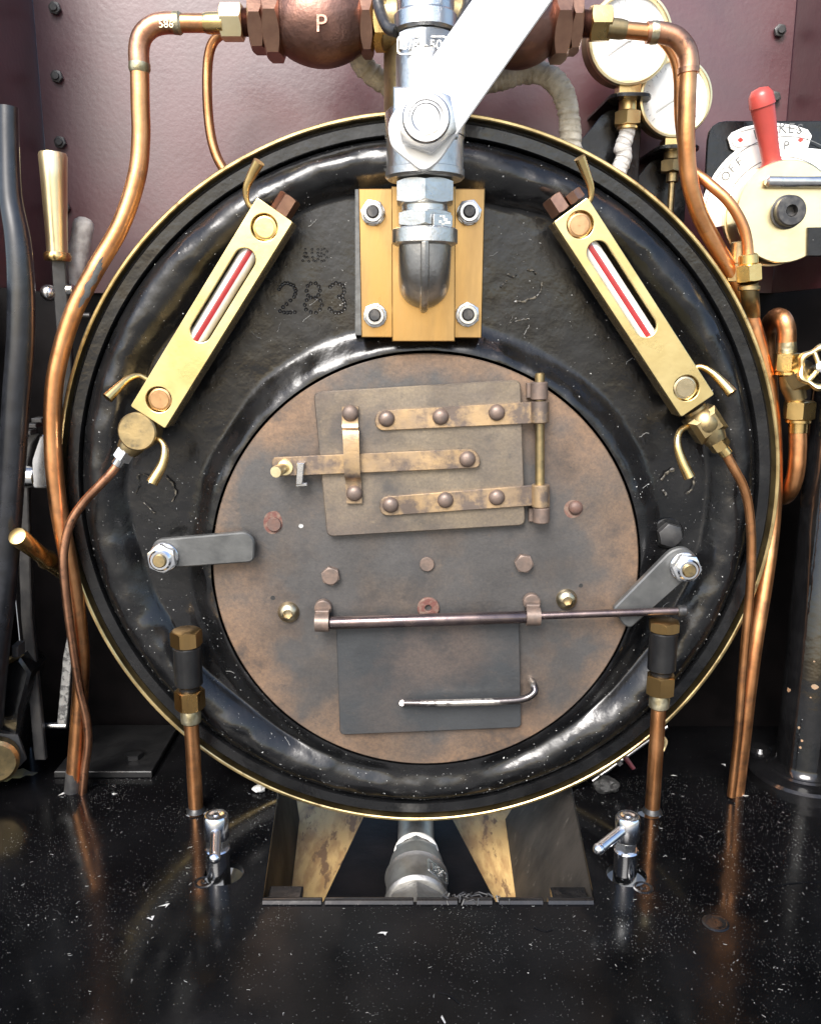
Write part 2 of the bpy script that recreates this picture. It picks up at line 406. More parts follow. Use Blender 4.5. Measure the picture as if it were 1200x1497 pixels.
# ================================================================== setting
OX0, OX1, OY0 = -200.0, 240.0, -264.0
PIPE_L = PZ(287, 1186, FLOOR); PIPE_R = PZ(953, 1187, FLOOR)
SOCK_L = PZ(320, 1279, FLOOR); SOCK_R = PZ(913, 1281, FLOOR)
mb = MB()
outer = [(-715, -560), (715, -560), (715, 228.5), (-715, 228.5)]
opening = [(-188, OY0), (234, OY0), (271, 215), (-225, 215)]
holes = [opening, circ(PIPE_L.x, PIPE_L.y, 17, 24), circ(PIPE_R.x - 4, PIPE_R.y, 19, 24),
         circ(SOCK_L.x + 6, SOCK_L.y + 3, 26, 28), circ(SOCK_R.x + 3, SOCK_R.y + 3, 26, 28)]
holed(mb, [outer] + holes, V((0, 0, FLOOR - 10)), X, Yv, Z, 10, .6)
floor = tag(obj('floor', mb, 'black_floor', None, (0, 0, FLOOR)), 'glossy black footplate sheet with dust and a cut-out below the boiler', 'floor', kind='structure')
mb = MB(); mb.box(V((0, 0, -1425)), X, Yv, Z, 60000, 60000, 25)
tag(obj('ground', mb, 'concrete', None, (0, 0, -1400)), 'pale concrete ground under and around the engine', 'ground', kind='structure')
mb = MB(); mb.box(V((-20, 150, -653)), X, Yv, Z, 560, 380, 22, 1)
tag(obj('strand_board', mb, 'wood_strand', None, (0, 0, -640)), 'pale strand board lying under the boiler, seen through the floor cut-out', 'board')
# cab front sheet and side sheets (a hair-line gap at the corners, as in the photo); the black of the lower panels is painted-in shade
WALL = 220.0
mb = MB(); mb.box(V((6.4, WALL + 3, 635)), X, Z, Yv, 1170.6, 630, 6)
wall = tag(obj('wall_front', mb, 'maroon', None, (0, WALL, 0)), 'maroon painted cab front sheet behind the boiler', 'wall', kind='structure')
mb = MB(); mb.box(V((-586, 105, 635)), Yv, Z, X, 260, 630, 6)
wl = tag(obj('wall_left', mb, 'maroon', None, (-580, 0, 0)), 'maroon cab side sheet on the left', 'wall', kind='structure')
mb = MB(); mb.prism([(30, 320), (235, 320), (235, 950), (98, 950), (98, 380), (30, 380)], V((592.5, 0, 0)), Yv, Z, X, 6)
wr = tag(obj('wall_right', mb, 'maroon', None, (593, 0, 0)), 'maroon cab side sheet on the right', 'wall', kind='structure')
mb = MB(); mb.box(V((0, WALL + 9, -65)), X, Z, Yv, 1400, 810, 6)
tag(obj('wall_shade_paint', mb, 'soot_and_shade', None, (0, WALL, 0)), 'lower cab sheet behind the boiler, its shade painted in as black', 'wall', kind='structure')
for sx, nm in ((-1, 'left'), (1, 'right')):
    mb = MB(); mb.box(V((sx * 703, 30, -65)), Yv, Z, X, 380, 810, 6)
    tag(obj('wall_shade_paint_' + nm, mb, 'soot_and_shade', None, (sx * 703, 0, 0)), 'lower cab side panel, its shade painted in as black, on the ' + nm, 'wall', kind='structure')
mb = MB(); mb.hexa(V((0, 0, 0)), N, 9.5, 6, .3); mb.cyl(V((0, -5.5, 0)), N, 5.5, 4, 16)
wb = None
for (a, b) in ((81, 12), (84, 112), (89, 208), (95, 303), (1139, 45), (1131, 143), (1124, 230)):
    p = P(a, b, WALL)
    if wb is None:
        wb = obj('bolt', mb, 'black_steel', wall, (0, 0, 0)); wb.location = (p - W[wall]) * S; W[wb] = p
    else: dup(wb, wall, p)

# ================================================================== boiler backhead
RC = V((12, 0, 25)); FC = V((22, 0, -80)); FR = 313.0; RB = 487.0
bk = thing('boiler_backhead', 'large round black painted boiler backhead plate with rolled rim and punched numbers', 'boiler', (RC.x, 0, RC.z))
def height(x, z):
    ro = math.hypot(x - RC.x, z - RC.z); rf = math.hypot(x - FC.x, z - FC.z)
    d = RB - ro; e = rf - FR
    n1 = noise.noise(V((x * .012, z * .012, 1.3))); n2 = noise.noise(V((x * .035, z * .035, 7.7))); n3 = noise.noise(V((x * .09, z * .09, 3.1)))
    w_ = 68 + 9 * n1; t = d / w_
    bead = 0.0
    if 0 <= t < 1: bead = 25 * (math.sin(math.pi * min(1, t ** .85)) ** .8) * (1 + .07 * n2 + .02 * n3)
    we = 44 + 8 * n1; u = max(0.0, e / we)
    fl = 0.0
    if u < 1: fl = 21 * (.5 + .5 * math.cos(math.pi * u)) * (1 + .06 * n2)
    h = (bead ** 3 + fl ** 3) ** (1 / 3) if bead > 0 and fl > 0 else max(bead, fl)
    on = min(1, h / 8)
    return h + on * (.65 * n2 + .17 * n3) + .25 * n2
mb = MB(); NA, NR = 420, 76
vv, ff = [], []
for i in range(NA):
    a = 2 * math.pi * i / NA
    B = V((RC.x + RB * math.cos(a), 0, RC.z + RB * math.sin(a)))
    A = V((FC.x + FR * math.cos(a), 0, FC.z + FR * math.sin(a)))
    for j in range(NR + 1):
        s_ = j / NR; s_ = s_ + .08 * math.sin(2 * math.pi * s_) * -1
        p = A.lerp(B, s_); p.y = -height(p.x, p.z); vv.append(p)
for i in range(NA):
    q = (i + 1) % NA
    for j in range(NR):
        ff.append([i * (NR + 1) + j, q * (NR + 1) + j, q * (NR + 1) + j + 1, i * (NR + 1) + j + 1])
mb.add(vv, ff)
# return edges: into the firehole and down into the rim groove
for (cx, cz, rr, idx) in ((FC.x, FC.z, FR, 0), (RC.x, RC.z, RB, NR)):
    e = [vv[i * (NR + 1) + idx] for i in range(NA)]
    n0 = len(mb.v); mb.v += [p.copy() for p in e] + [V((p.x, 40, p.z)) for p in e]
    mb.f += [[n0 + i, n0 + (i + 1) % NA, n0 + NA + (i + 1) % NA, n0 + NA + i] for i in range(NA)]
plate = obj('plate', mb, 'black_paint', bk, None, 70)
mb = MB()
mb.lathe([(489.5, 40), (489.5, -4), (491.5, -7), (506, -7.5), (508.5, -5), (508.5, 40)], V((RC.x, 0, RC.z)), Yv, 256)
obj('barrel_rim', mb, 'black_paint', bk)
mb = MB()
mb.lathe([(508.8, 6), (513.5, 6), (513.5, 60)], V((RC.x, 0, RC.z)), Yv, 200)
obj('rim_packing', mb, 'black_flat', bk)
mb = MB()
for i in range(1):
    seg = 300; prof = [(513.6, 60), (513.6, -11), (515, -12.2), (517.8, -12.2), (519, -11), (519, 40)]
    vs_, fs = [], []
    for a_ in range(seg):
        a = 2 * math.pi * a_ / seg; wob = .9 * noise.noise(V((math.cos(a) * 6, math.sin(a) * 6, .5))) + .5 * noise.noise(V((math.cos(a) * 25, math.sin(a) * 25, 2)))
        for r, h in prof: vs_.append(V((RC.x + (r + wob * .6) * math.cos(a), h + wob, RC.z + (r + wob * .6) * math.sin(a))))
    m = len(prof)
    for a_ in range(seg):
        b_ = (a_ + 1) % seg
        for j in range(m - 1): fs.append([a_ * m + j, b_ * m + j, b_ * m + j + 1, a_ * m + j + 1])
    mb.add(vs_, fs)
obj('brass_edging', mb, 'brass_edge', bk)
mb = MB(); mb.lathe([(512, 30), (520.5, 30), (520.5, 216), (512, 216)], V((RC.x, 0, RC.z)), Yv, 200)
obj('cladding', mb, 'maroon', bk)
# punched number 283 and the smaller letters above it
def strokes(ch):
    A = lambda cx, cy, r, a0, a1, n, ry=None: [(cx + r * math.cos(R(a0 + (a1 - a0) * i / (n - 1))), cy + (ry or r) * math.sin(R(a0 + (a1 - a0) * i / (n - 1)))) for i in range(n)]
    if ch == '2': return A(.5, .72, .34, 165, -40, 11, .27) + [(.62, .42), (.48, .3), (.34, .18), (.22, .06)] + [(.36, .02), (.5, .02), (.64, .02), (.8, .03)]
    if ch == '8': return A(.5, .74, .28, 0, 324, 10, .25) + A(.5, .26, .34, 0, 324, 10, .26)
    if ch == '3': return A(.46, .75, .3, 150, -70, 9, .24) + A(.46, .27, .34, 75, -155, 10, .27)
    if ch == 'A': return [(.1, 0), (.25, .35), (.4, .7), (.5, 1), (.6, .7), (.75, .35), (.9, 0), (.5, .35)]
    if ch == 'U': return [(.15, 1), (.15, .66), (.15, .33), (.3, .04), (.55, 0), (.8, .08), (.85, .4), (.85, .7), (.85, 1)]
    if ch == 'B': return [(.15, 0), (.15, .33), (.15, .66), (.15, 1), (.5, 1), (.8, .78), (.5, .52), (.85, .26), (.5, 0)]
    return []
def punch(ch, px0, py0, wpx, hpx, r):
    mb = MB()
    for (u, v) in strokes(ch):
        p = P(px0 + u * wpx, py0 - v * hpx, 0); p.y = -height(p.x, p.z)
        prof = [(r * .25, -.3), (r * .55, .2 * r), (r * .8, .32 * r), (r * 1.1, .08 * r), (r * 1.25, -.2)]
        mb.lathe(prof, p + V((random.uniform(-.6, .6), 0, random.uniform(-.6, .6))), N, 8)
    return mb
for ch, x0 in (('2', 402), ('8', 440), ('3', 476)): obj('stamped_digit', punch(ch, x0, 457, 36, 44, 2.5), 'black_paint', plate)
for ch, x0 in (('A', 441), ('U', 455), ('B', 468)): obj('stamped_letter', punch(ch, x0, 381, 12, 17, 1.6), 'black_paint', plate)
# chipped paint: curled flakes where drain cocks scrape, and a ring-shaped scar beside the brass flange
def flake(lst, w_, Y0=-3, m='flake', nm='paint_flake'):
    mb = MB(); q = []
    for (a, b) in lst:
        p = P(a, b, 0); p.y = -height(p.x, p.z) + Y0; q.append(p)
    q = spline(q, 5)
    q = [p + V((random.uniform(-.8, .8), random.uniform(-2.2, .5), random.uniform(-.8, .8))) for p in q]
    mb.tube(q, [w_ * random.uniform(.4, 1.1) for _ in q], 5, True, .4); return obj(nm, mb, m, plate, q[0], 15)
flake([(204, 704), (203, 695), (212, 693), (220, 698)], 2.2); flake([(243, 695), (252, 706), (258, 720), (252, 733)], 2.4); flake([(212, 735), (222, 745), (229, 750)], 1)
flake([(205, 708), (199, 722)], 1.6); flake([(966, 700), (974, 690), (984, 686)], 3.4); flake([(1014, 696), (1011, 712), (1001, 722)], 2); flake([(967, 716), (974, 724)], 2.2)
flake([(791, 412), (790, 424), (782, 434), (766, 440), (752, 441)], 1.8); flake([(771, 394), (779, 396), (784, 400)], 1.8); flake([(742, 401), (750, 405), (755, 402)], 1.5)
flake([(731, 420), (738, 414), (741, 409)], 1.7); flake([(745, 472), (758, 468), (774, 466)], .8); flake([(740, 480), (749, 462)], .6)
mb = MB()
for i in range(1700):
    for _ in range(20):
        a = random.uniform(0, 2 * math.pi); r = RB * math.sqrt(random.random())
        x, z = RC.x + r * math.cos(a), RC.z + r * math.sin(a)
        if math.hypot(x - FC.x, z - FC.z) > FR + 4 and (random.random() < .45 or z < 60): break
    if math.hypot(x - FC.x, z - FC.z) <= FR + 4: continue
    s_ = random.choice([.35, .45, .5, .6, .7, 1.0]); p = V((x, -height(x, z) - s_ * .3, z))
    o3 = [p + V((random.gauss(0, 1), random.gauss(0, .4), random.gauss(0, 1))) * s_ * .8 for _ in range(4)]
    mb.add(o3, [[0, 1, 2], [0, 2, 3], [0, 3, 1], [1, 3, 2]])
for i in range(48):
    a = random.uniform(0, 2 * math.pi); r = random.uniform(150, 450); x, z = RC.x + r * math.cos(a), RC.z + r * math.sin(a)
    if math.hypot(x - FC.x, z - FC.z) < FR + 12: continue
    th = random.uniform(0, 6.28); q = []
    for j in range(5):
        q.append(V((x, -height(x, z) - .8, z))); th += random.gauss(0, .35); x += math.cos(th) * random.uniform(2.5, 5); z += math.sin(th) * random.uniform(2.5, 5)
    mb.tube(q, .24, 4)
d = obj('dust', mb, 'dust', bk); d['kind'] = 'stuff'
# black hexagon bolt with washer on the right of the plate
def fbolt(name, label, px, py, Y, r, h, m, dome=False, washer=None, wm=None):
    o = P(px, py, Y); t = thing(name, label, 'bolt', o)
    return t, o
t = thing('plate_bolt', 'black painted hexagon bolt on a washer above the right clamp', 'bolt', P(975, 779, 0))
o = W[t]; mb = MB(); mb.cyl(o, N, 23, 5, 32, 1.5); obj('washer', mb, 'black_paint', t)
mb = MB(); mb.hexa(o + N * 5, N, 18, 15, .25); obj('bolt_head', mb, 'black_steel', t)

# ================================================================== firehole plate
YD = -24.0
fp = thing('firehole_plate', 'round heat-browned steel firehole plate with hinged door and lower flap', 'plate', (FC.x, YD, FC.z))
mb = MB(); mb.lathe([(0, 0), (FR - 4, 0), (FR - 4, -9), (FR - 5.5, -10.5), (0, -10.5)], V((FC.x, YD + 10, FC.z)), Yv, 200)
obj('disc', mb, 'fire_plate', fp, None, 30)
YD = -24.5
# round-headed rivets, hexagon heads and screws
def head(px, py, r, kind, m, Y=YD, parent=fp, name='rivet', rot=0.0):
    o = P(px, py, Y); mb = MB()
    if kind == 'dome':
        mb.lathe([(0, -1), (r, -1), (r, .5), (r * .93, r * .32), (r * .72, r * .56), (r * .4, r * .7), (0, r * .75)], o, N, 24)
    elif kind == 'hex': mb.hexa(o, N, r, r * .8, rot); mb.cyl(o + N * r * .78, N, r * .8, r * .1, 24)
    elif kind == 'flat': mb.cyl(o, N, r, r * .5, 24)
    elif kind == 'socket':
        mb.lathe([(0, 0), (r, 0), (r, 1.5), (r * .9, r * .35), (r * .66, r * .58), (r * .44, r * .66)], o, N, 32)
        mb.lathe([(r * .44, r * .66), (r * .42, r * .12), (0, r * .12)], o, N, 6, rot)
    elif kind == 'ring':
        mb.lathe([(r * .3, 0), (r, 0), (r, 4), (r * .92, 5), (r * .36, 5), (r * .3, 4), (r * .3, 0)], o, N, 32)
    return obj(name, mb, m, parent, o)
def patch(px, py, rx, ry, m='rust_patch', Y=YD, parent=fp, nm='rust_halo'):
    o = P(px, py, Y); mb = MB(); n = 22; sd = random.random() * 9
    mb.prism([(rx * (1 + .14 * noise.noise(V((math.cos(i / n * 6.283) * .9, math.sin(i / n * 6.283) * .9, sd)))) * math.cos(i / n * 6.283),
               ry * (1 + .14 * noise.noise(V((math.cos(i / n * 6.283) * .9, math.sin(i / n * 6.283) * .9, sd)))) * math.sin(i / n * 6.283)) for i in range(n)], o, X, Z, N, .35)
    return obj(nm, mb, m, parent, o)
patch(399, 764, 14, 17); head(401, 766, 10, 'flat', 'rust_rivet', name='rivet')
patch(838, 744, 13, 13); head(841, 742, 10.5, 'dome', 'rust_rivet', name='rivet')
head(484, 840, 14, 'hex', 'rivet', name='hexagon_bolt', rot=.2); head(765, 822, 14, 'hex', 'rivet', name='hexagon_bolt', rot=.4)
head(624, 824, 10.5, 'flat', 'rivet')
head(422, 895, 16, 'socket', 'brass_pale', name='socket_screw', rot=.2); head(828, 876, 15.5, 'socket', 'brass_pale', name='socket_screw', rot=.7)
head(626, 888, 16, 'ring', 'rust_patch', name='red_washer')
patch(399, 874, 3.4, 3.4, 'print_black', nm='drilled_hole'); patch(849, 856, 3.2, 3.2, 'print_black', nm='drilled_hole')
patch(440, 769, 3.5, 3, 'dust', nm='paint_speck')
# fire door
Y1 = YD - 5
mb = MB(); slab(mb, [(458, 573), (761, 555), (768, 768), (478, 785)], Y1, 9, 1.5, 10)
dc = P(615, 670, Y1 - 9)
door = obj('fire_door', mb, 'fire_door', fp, dc, 30)
Yd = Y1 - 9.2
def strap(lst, m='strap', Yb=Yd, d_=5.5, r=15, nm='strap', parent=door):
    mb = MB(); slab(mb, lst, Yb, d_, 1.0, r); return obj(nm, mb, m, parent, P(*lst[0], Yb), 30)
strap([(547, 601), (784, 587), (784, 619), (549, 630)], r=[15, 1, 1, 15], nm='hinge_strap')
strap([(554, 727), (786, 709), (786, 739), (556, 755)], r=[15, 1, 1, 15], nm='hinge_strap')
strap([(397, 669), (697, 656), (705, 684), (399, 697)], r=[7, 14, 14, 5], nm='latch_bar', Yb=Yd - 3)
mb = MB()
q = [P(512, 594, Yd - 2), P(512, 622, Yd - 2.5), P(513, 634, Yd - 14), P(515, 690, Yd - 14), P(517, 704, Yd - 3), P(518, 735, Yd - 2)]
q2 = spline(q, 5); kk = 11.0
vs_, fs = [], []
for p in q2:
    for dx, dy in ((-kk, 0), (kk, 0), (kk, -4.5), (-kk, -4.5)): vs_.append(p + V((dx, dy, 0)))
for i in range(len(q2) - 1):
    for j in range(4): fs.append([i * 4 + j, i * 4 + (j + 1) % 4, i * 4 + 4 + (j + 1) % 4, i * 4 + 4 + j])
fs += [[3, 2, 1, 0], [len(vs_) - 4, len(vs_) - 3, len(vs_) - 2, len(vs_) - 1]]
mb.add(vs_, fs); obj('latch_keeper', mb, 'strap', door, q[0], 30)
rv = head(565, 612, 11.5, 'dome', 'rivet', Yd - 5.5, door)
for (a, b) in ((644, 609), (726, 603), (571, 738), (651, 731), (726, 727)): dup(rv, door, P(a, b, Yd - 5.5))
for (a, b, e) in ((683, 671, 8.5), (512, 604, 6.5), (518, 721, 6.5)): dup(rv, door, P(a, b, Yd - e))
# latch peg (brass) and bright catch
o = P(417, 683, Yd - 8); tip = P(403, 690, Yd - 42)
mb = MB(); mb.cyl(o, N, 11, 4, 24); mb.tube([o, o.lerp(tip, .97), tip], [7, 8.2, 7.6], 20); obj('latch_peg', mb, 'brass_bright', door, o)
mb = MB(); slab(mb, [(434, 677), (445, 677), (442, 708), (432, 709)], Yd - 8, 9, 1); slab(mb, [(432, 706), (449, 706), (449, 711), (432, 712)], Yd + 2, 14, 1)
obj('latch_catch', mb, 'steel', fp, P(438, 700, Yd))
# hinge pin and knuckles
def knuckle(px, py0, py1, r, m='rivet', Y=YD - 17, nm='hinge_knuckle'):
    a = P(px, py1, Y); b = P(px, py0, Y); mb = MB(); mb.cyl(a, b - a, r, (b - a).length, 24, 1.5); return obj(nm, mb, m, fp, a)
for a in ((788, 558, 584, 12, 'rivet'), (789, 586, 618, 13, 'strap'), (790, 708, 741, 13, 'strap'), (791, 741, 764, 12, 'rivet')): knuckle(*a)
knuckle(789, 545, 765, 6.5, 'brass_dull', nm='hinge_pin')
mb = MB(); slab(mb, [(770, 560), (792, 560), (792, 582), (770, 582)], YD + 2, 12, 1); obj('hinge_block', mb, 'rivet', fp)
mb = MB(); slab(mb, [(773, 743), (794, 742), (794, 763), (773, 763)], YD + 2, 12, 1); obj('hinge_block', mb, 'rivet', fp)
# lower flap with rod, brackets and handle
mb = MB(); slab(mb, [(491, 915), (759, 908), (762, 1064), (497, 1075)], YD - 2, 8, 1.2, [1, 1, 8, 8])
fl = obj('lower_flap', mb, 'flap', fp, P(627, 1000, YD - 10), 30)
mb = MB(); mb.tube(pts([(590, 1028, YD - 24), (650, 1028, YD - 26), (740, 1025, YD - 26), (768, 1021, YD - 24), (781, 1012, YD - 22), (780, 1002, YD - 14), (777, 996, YD)], 6), [4.6, 5.4, 5.4, 5.4, 5.4, 5.6, 5.6], 14)
mb.tube(pts([(588, 1028, YD - 24), (590, 1030, YD - 8)], 2), 4.6, 12)
obj('flap_handle', mb, 'worn_rod', fl, P(590, 1028, YD - 20))
yr = YD - 26
rod = thing('damper_rod', 'dark steel rod lying across the plate above the lower flap', 'rod', P(482, 911, yr))
mb = MB(); a, b = P(481, 911, yr), P(772, 902, yr - 2); mb.tube([a, a.lerp(b, .01), a.lerp(b, .99), b], [8.5, 9.6, 9.0, 8], 22); obj('sleeve', mb, 'dark_rod', rod)
mb = MB(); a, b = P(470, 911.5, yr), P(995, 893, yr - 5); mb.tube([a, b], 5.6, 18); obj('inner_rod', mb, 'dark_rod', rod)
mb = MB(); a, b = P(990, 893.3, yr - 5), P(1003, 892.9, yr - 5); mb.cyl(a, b - a, 8.5, (b - a).length, 22, 1.5); obj('end_collar', mb, 'dark_nut', rod)
def clip(px, py, nm='rod_bracket'):
    mb = MB(); o = P(px, py, yr)
    mb.lathe([(9.8, -10), (13.5, -10), (13.5, 10), (9.8, 10), (9.8, -10)], o, X, 24)
    mb.box(o + V((0, 14, 11)), X, Z, N, 20, 12, 14, 1.5)
    mb.cyl(o + V((0, 25, 16)), N, 12.5, 13, 24)
    return obj(nm, mb, 'rivet', fp, o)
clip(471, 910); clip(779, 901)

# ================================================================== clamps holding the plate
def clamp(label, nutpx, outline, Yb, d_, rr, nrot):
    o = P(*nutpx, 0); t = thing('plate_clamp', label, 'clamp', o, 'clamps holding the firehole plate')
    mb = MB(); slab(mb, outline, Yb, d_, 2.0, rr); obj('bar', mb, 'clamp_steel', t, P(*nutpx, Yb), 30)
    c = P(*nutpx, Yb - d_); c2 = V((c.x, 0, c.z))
    mb = MB(); mb.cyl(c, N, 21, 3, 32, 1); obj('washer', mb, 'steel', t, c)
    mb = MB(); mb.hexa(c + N * 3, N, 21, 13, nrot); mb.lathe([(15.5, 13), (15.5, 17), (13, 19.5), (10, 19.5)], c + N * 3, N, 32); obj('nut', mb, 'chrome', t, c)
    mb = MB(); mb.cyl(c2, N, 9.6, -c.y + 26, 24, 1.5); obj('stud', mb, 'brass_dull', t, c2)
    mb = MB(); mb.cyl(c2, N, 17, -Yb, 24, 1); obj('spacer', mb, 'black_flat', t, c2)
clamp('grey steel clamp bar with bright nut, left of the firehole plate', (240, 814), [(222, 790), (360, 778), (372, 788), (371, 822), (232, 832), (222, 818)], -38, 12, [14, 8, 8, 8, 12, 8], .1)
clamp('slanted grey steel clamp bar with bright nut, right of the firehole plate', (1000, 828), [(981, 805), (1003, 799), (1020, 815), (1019, 833), (922, 919), (912, 915), (896, 891)], -36, 11, [8, 10, 8, 8, 5, 5, 6], .45)

# ================================================================== brass flange and ball valve
fb = thing('brass_flange', 'stepped rectangular brass flange block bolted above the firehole plate', 'flange', P(616, 495, 0))
mb = MB(); slab(mb, [(519, 276), (700, 276), (700, 492), (519, 490)], 4, 14, .8); obj('gasket', mb, 'gasket', fb, P(519, 380, 0))
mb = MB(); slab(mb, [(524, 275), (709, 275), (704, 494), (528, 493)], -10.2, 28, 1.2); obj('flange_plate', mb, 'brass_plate', fb, P(610, 380, -30), 30)
mb = MB(); slab(mb, [(572, 272), (666, 272), (665, 499), (573, 499)], -38.4, 16, 1.2); obj('centre_block', mb, 'brass_plate', fb, P(620, 380, -50), 30)
nt_ = None
for (a, b) in ((545.5, 311.5), (685, 311), (548.5, 461), (683, 460)):
    o = P(a, b, -38.2); mb = MB(); mb.cyl(o, N, 16, 2, 32, .6); mb.hexa(o + N * 2, N, 16.5, 11, random.random()); mb.lathe([(13, 12.5), (12, 15.5), (8.5, 15.5)], o + N * .8, N, 28)
    n_ = obj('nut', mb, 'steel', fb, o)
    mb = MB(); mb.cyl(o + N * 8, N, 8, 12, 22, 1.5); obj('stud_end', mb, 'dark_nut', n_, o)
YA = -112.0                        # axis of the vertical pipework
bv = thing('ball_valve', 'cast stainless ball valve and elbow rising from the brass flange with white lever', 'valve', P(622, 420, -55))
def vx(py): return P(620.5 + (py - 400) * .004, py, YA)
ax0 = vx(400).x
def A_(py): p = P(621, py, YA); return V((ax0, YA, p.z))
def hz(y0, y1): return A_(y1).z - A_(y0).z
kz = k(350, YA)
# elbow: from the block forward, then up
zc = A_(392).z; rE = 40 * kz
bend = []
for i in range(15):
    a = R(90 * i / 14); rb = 50
    bend.append(V((ax0, YA + rb - rb * math.sin(a), zc + rb - rb * math.cos(a) - 14)))
path = [V((ax0, -50, zc - 14))] + bend + [A_(356)]
mb = MB(); mb.tube(path, [rE * .98] * len(path), 40)
mb.lathe([(0, -2), (rE + 1, -2), (rE + 7, 1), (rE + 7, hz(356, 333) - 2), (rE + 4, hz(356, 333)), (0, hz(356, 333))], A_(357), Z, 48)
el = obj('elbow', mb, 'cast_steel', bv, path[0], 45)
mb = MB()
rp = spline([V((ax0, -52, zc - 14 - rE))] + [p + (p - V((ax0, YA + 50, zc + 36))).normalized() * (rE + .5) for p in bend[2:]] + [A_(358) + N * (rE + .5)], 3)
for dx in (0,): mb.tube(rp, 5.5, 8)
obj('casting_rib', mb, 'cast_steel', el, rp[0])
mb = MB(); mb.hexa(A_(333), Z, 40 * kz * 1.07, hz(333, 310), R(30)); mb.cyl(A_(336), Z, 33 * kz, hz(336, 296), 40)
hx = obj('hexagon_nipple', mb, 'cast_steel', bv, A_(333))
mb = MB(); fo = P(647, 322, YA - 32 * kz); mb.prism(rpoly([(-13, -8), (13, -8), (13, 8), (-13, 8)], 4), fo, X.lerp(Yv, .33).normalized(), Z, (N + X * .5).normalized(), 1.3, .4)
for i in range(7): mb.box(fo + X.lerp(Yv, .33).normalized() * random.uniform(-10, 10) + Z * random.uniform(-5, 5) + N * 1.3, X, Z, N, random.uniform(2, 5), random.uniform(1.5, 3), 1.6)
obj('cast_mark', mb, 'steel', hx, fo)
# lower threaded end, flange and body
mb = MB(); mb.hexa(A_(300), Z, 46 * kz, hz(300, 264), R(30)); obj('end_cap', mb, 'cast_steel', bv, A_(300), 30)
mb = MB(); r2 = 57 * kz
mb.lathe([(0, 0), (r2 - 3, 0), (r2, 3), (r2, hz(263, 249)), (r2 - 1.5, hz(263, 248)), (r2 - 1.5, hz(263, 202)), (r2, hz(263, 201)), (r2, hz(263, 166)), (r2 - 5, hz(263, 160)), (38 * kz, hz(263, 158)), (38 * kz, hz(263, 150)), (0, hz(263, 150))], A_(263), Z, 48)
mb.box(A_(180) + V((0, -r2 + 8, 0)), X, Z, N, 74, 54, 16, 2)
body = obj('valve_body', mb, 'cast_steel', bv, A_(263), 40)
mb = MB(); r3 = 41 * kz
mb.cyl(A_(160), Z, r3, hz(160, 78), 48, 3); obj('upper_neck', mb, 'cast_steel', bv, A_(160))
mb = MB(); mb.hexa(A_(82), Z, 41.5 * kz, hz(82, 50), R(30)); mb.cyl(A_(56), Z, 34 * kz, hz(56, 40), 36); hx2 = obj('upper_hexagon', mb, 'cast_steel', bv, A_(82), 30)
mb = MB(); text(mb, '3/8-150', 15, P(617, 66, YA - 41.5 * kz * .866 - .3), X, Z, N, 1.6)
fo = P(617, 66, YA - 41.5 * kz * .866 + .4); holed(mb, [rpoly([(-29, -10), (29, -10), (29, 10), (-29, 10)], 5), rpoly([(-27.5, -8.5), (27.5, -8.5), (27.5, 8.5), (-27.5, 8.5)], 4)], fo, X, Z, N, 1.6)
obj('cast_lettering', mb, 'cast_steel', hx2, fo)
mb = MB(); mb.cyl(A_(50), Z, 44 * kz, hz(50, 20), 48, 3); mb.cyl(A_(24), Z, 40 * kz, hz(24, -140), 48, 3); obj('upper_collar', mb, 'cast_steel', bv, A_(50))
mb = MB(); mb.tube(pts([(553, -40, YA + 30), (553, 5, YA + 20), (566, 38, YA), (580, 45, YA - 10)], 6), 7, 12); obj('bail_wire', mb, 'dark_nut', bv, P(553, -40, YA)); mb = MB(); mb.tube(pts([(684, -40, YA + 30), (684, 5, YA + 20), (668, 38, YA), (656, 45, YA - 10)], 6), 7, 12)
obj('bail_wire', mb, 'dark_nut', bv, P(553, -40, YA))
# stem, lever, nut
yS = YA - r2 - 8
so_ = P(622, 182, yS)
mb = MB(); mb.cyl(V((so_.x, YA - 30, so_.z)), N, 15, -yS + YA - 16, 24); obj('stem', mb, 'steel', bv, so_)
yL = yS - 4
ang = math.atan2(P(780, -40, yL).z - so_.z, P(780, -40, yL).x - so_.x)
ux = V((math.cos(ang), 0, math.sin(ang))); uy = V((-math.sin(ang), 0, math.cos(ang)))
tilt = R(5); ux2 = (ux * math.cos(tilt) + N * math.sin(tilt)); n2 = (N * math.cos(tilt) - ux * math.sin(tilt))
mb = MB(); mb.prism(rpoly([(-44, -30), (-44, 16), (-26, 36), (70, 35), (300, 34), (420, 32), (420, -33), (300, -35), (20, -36), (-24, -38)], [10, 8, 16, 20, 20, 30, 30, 20, 20, 12]), V((so_.x, yL, so_.z)), ux2, uy, n2, 7, 1.5, True)
lev = obj('lever', mb, 'lever_steel', bv, so_, 30)
mb = MB(); c = so_ + N * 13; mb.cyl(c - N * 2, N, 31, 4, 36, 1); mb.hexa(c + N * 2, N, 36, 17, .2); mb.lathe([(27, 18), (25, 21.5), (20, 21.5), (17.5, 15)], c + N * 1, N, 36); obj('lever_nut', mb, 'steel', bv, c)
mb = MB(); mb.cyl(c + N * 12, N, 16.5, 9, 28, 2); obj('stem_end', mb, 'steel', bv, c)

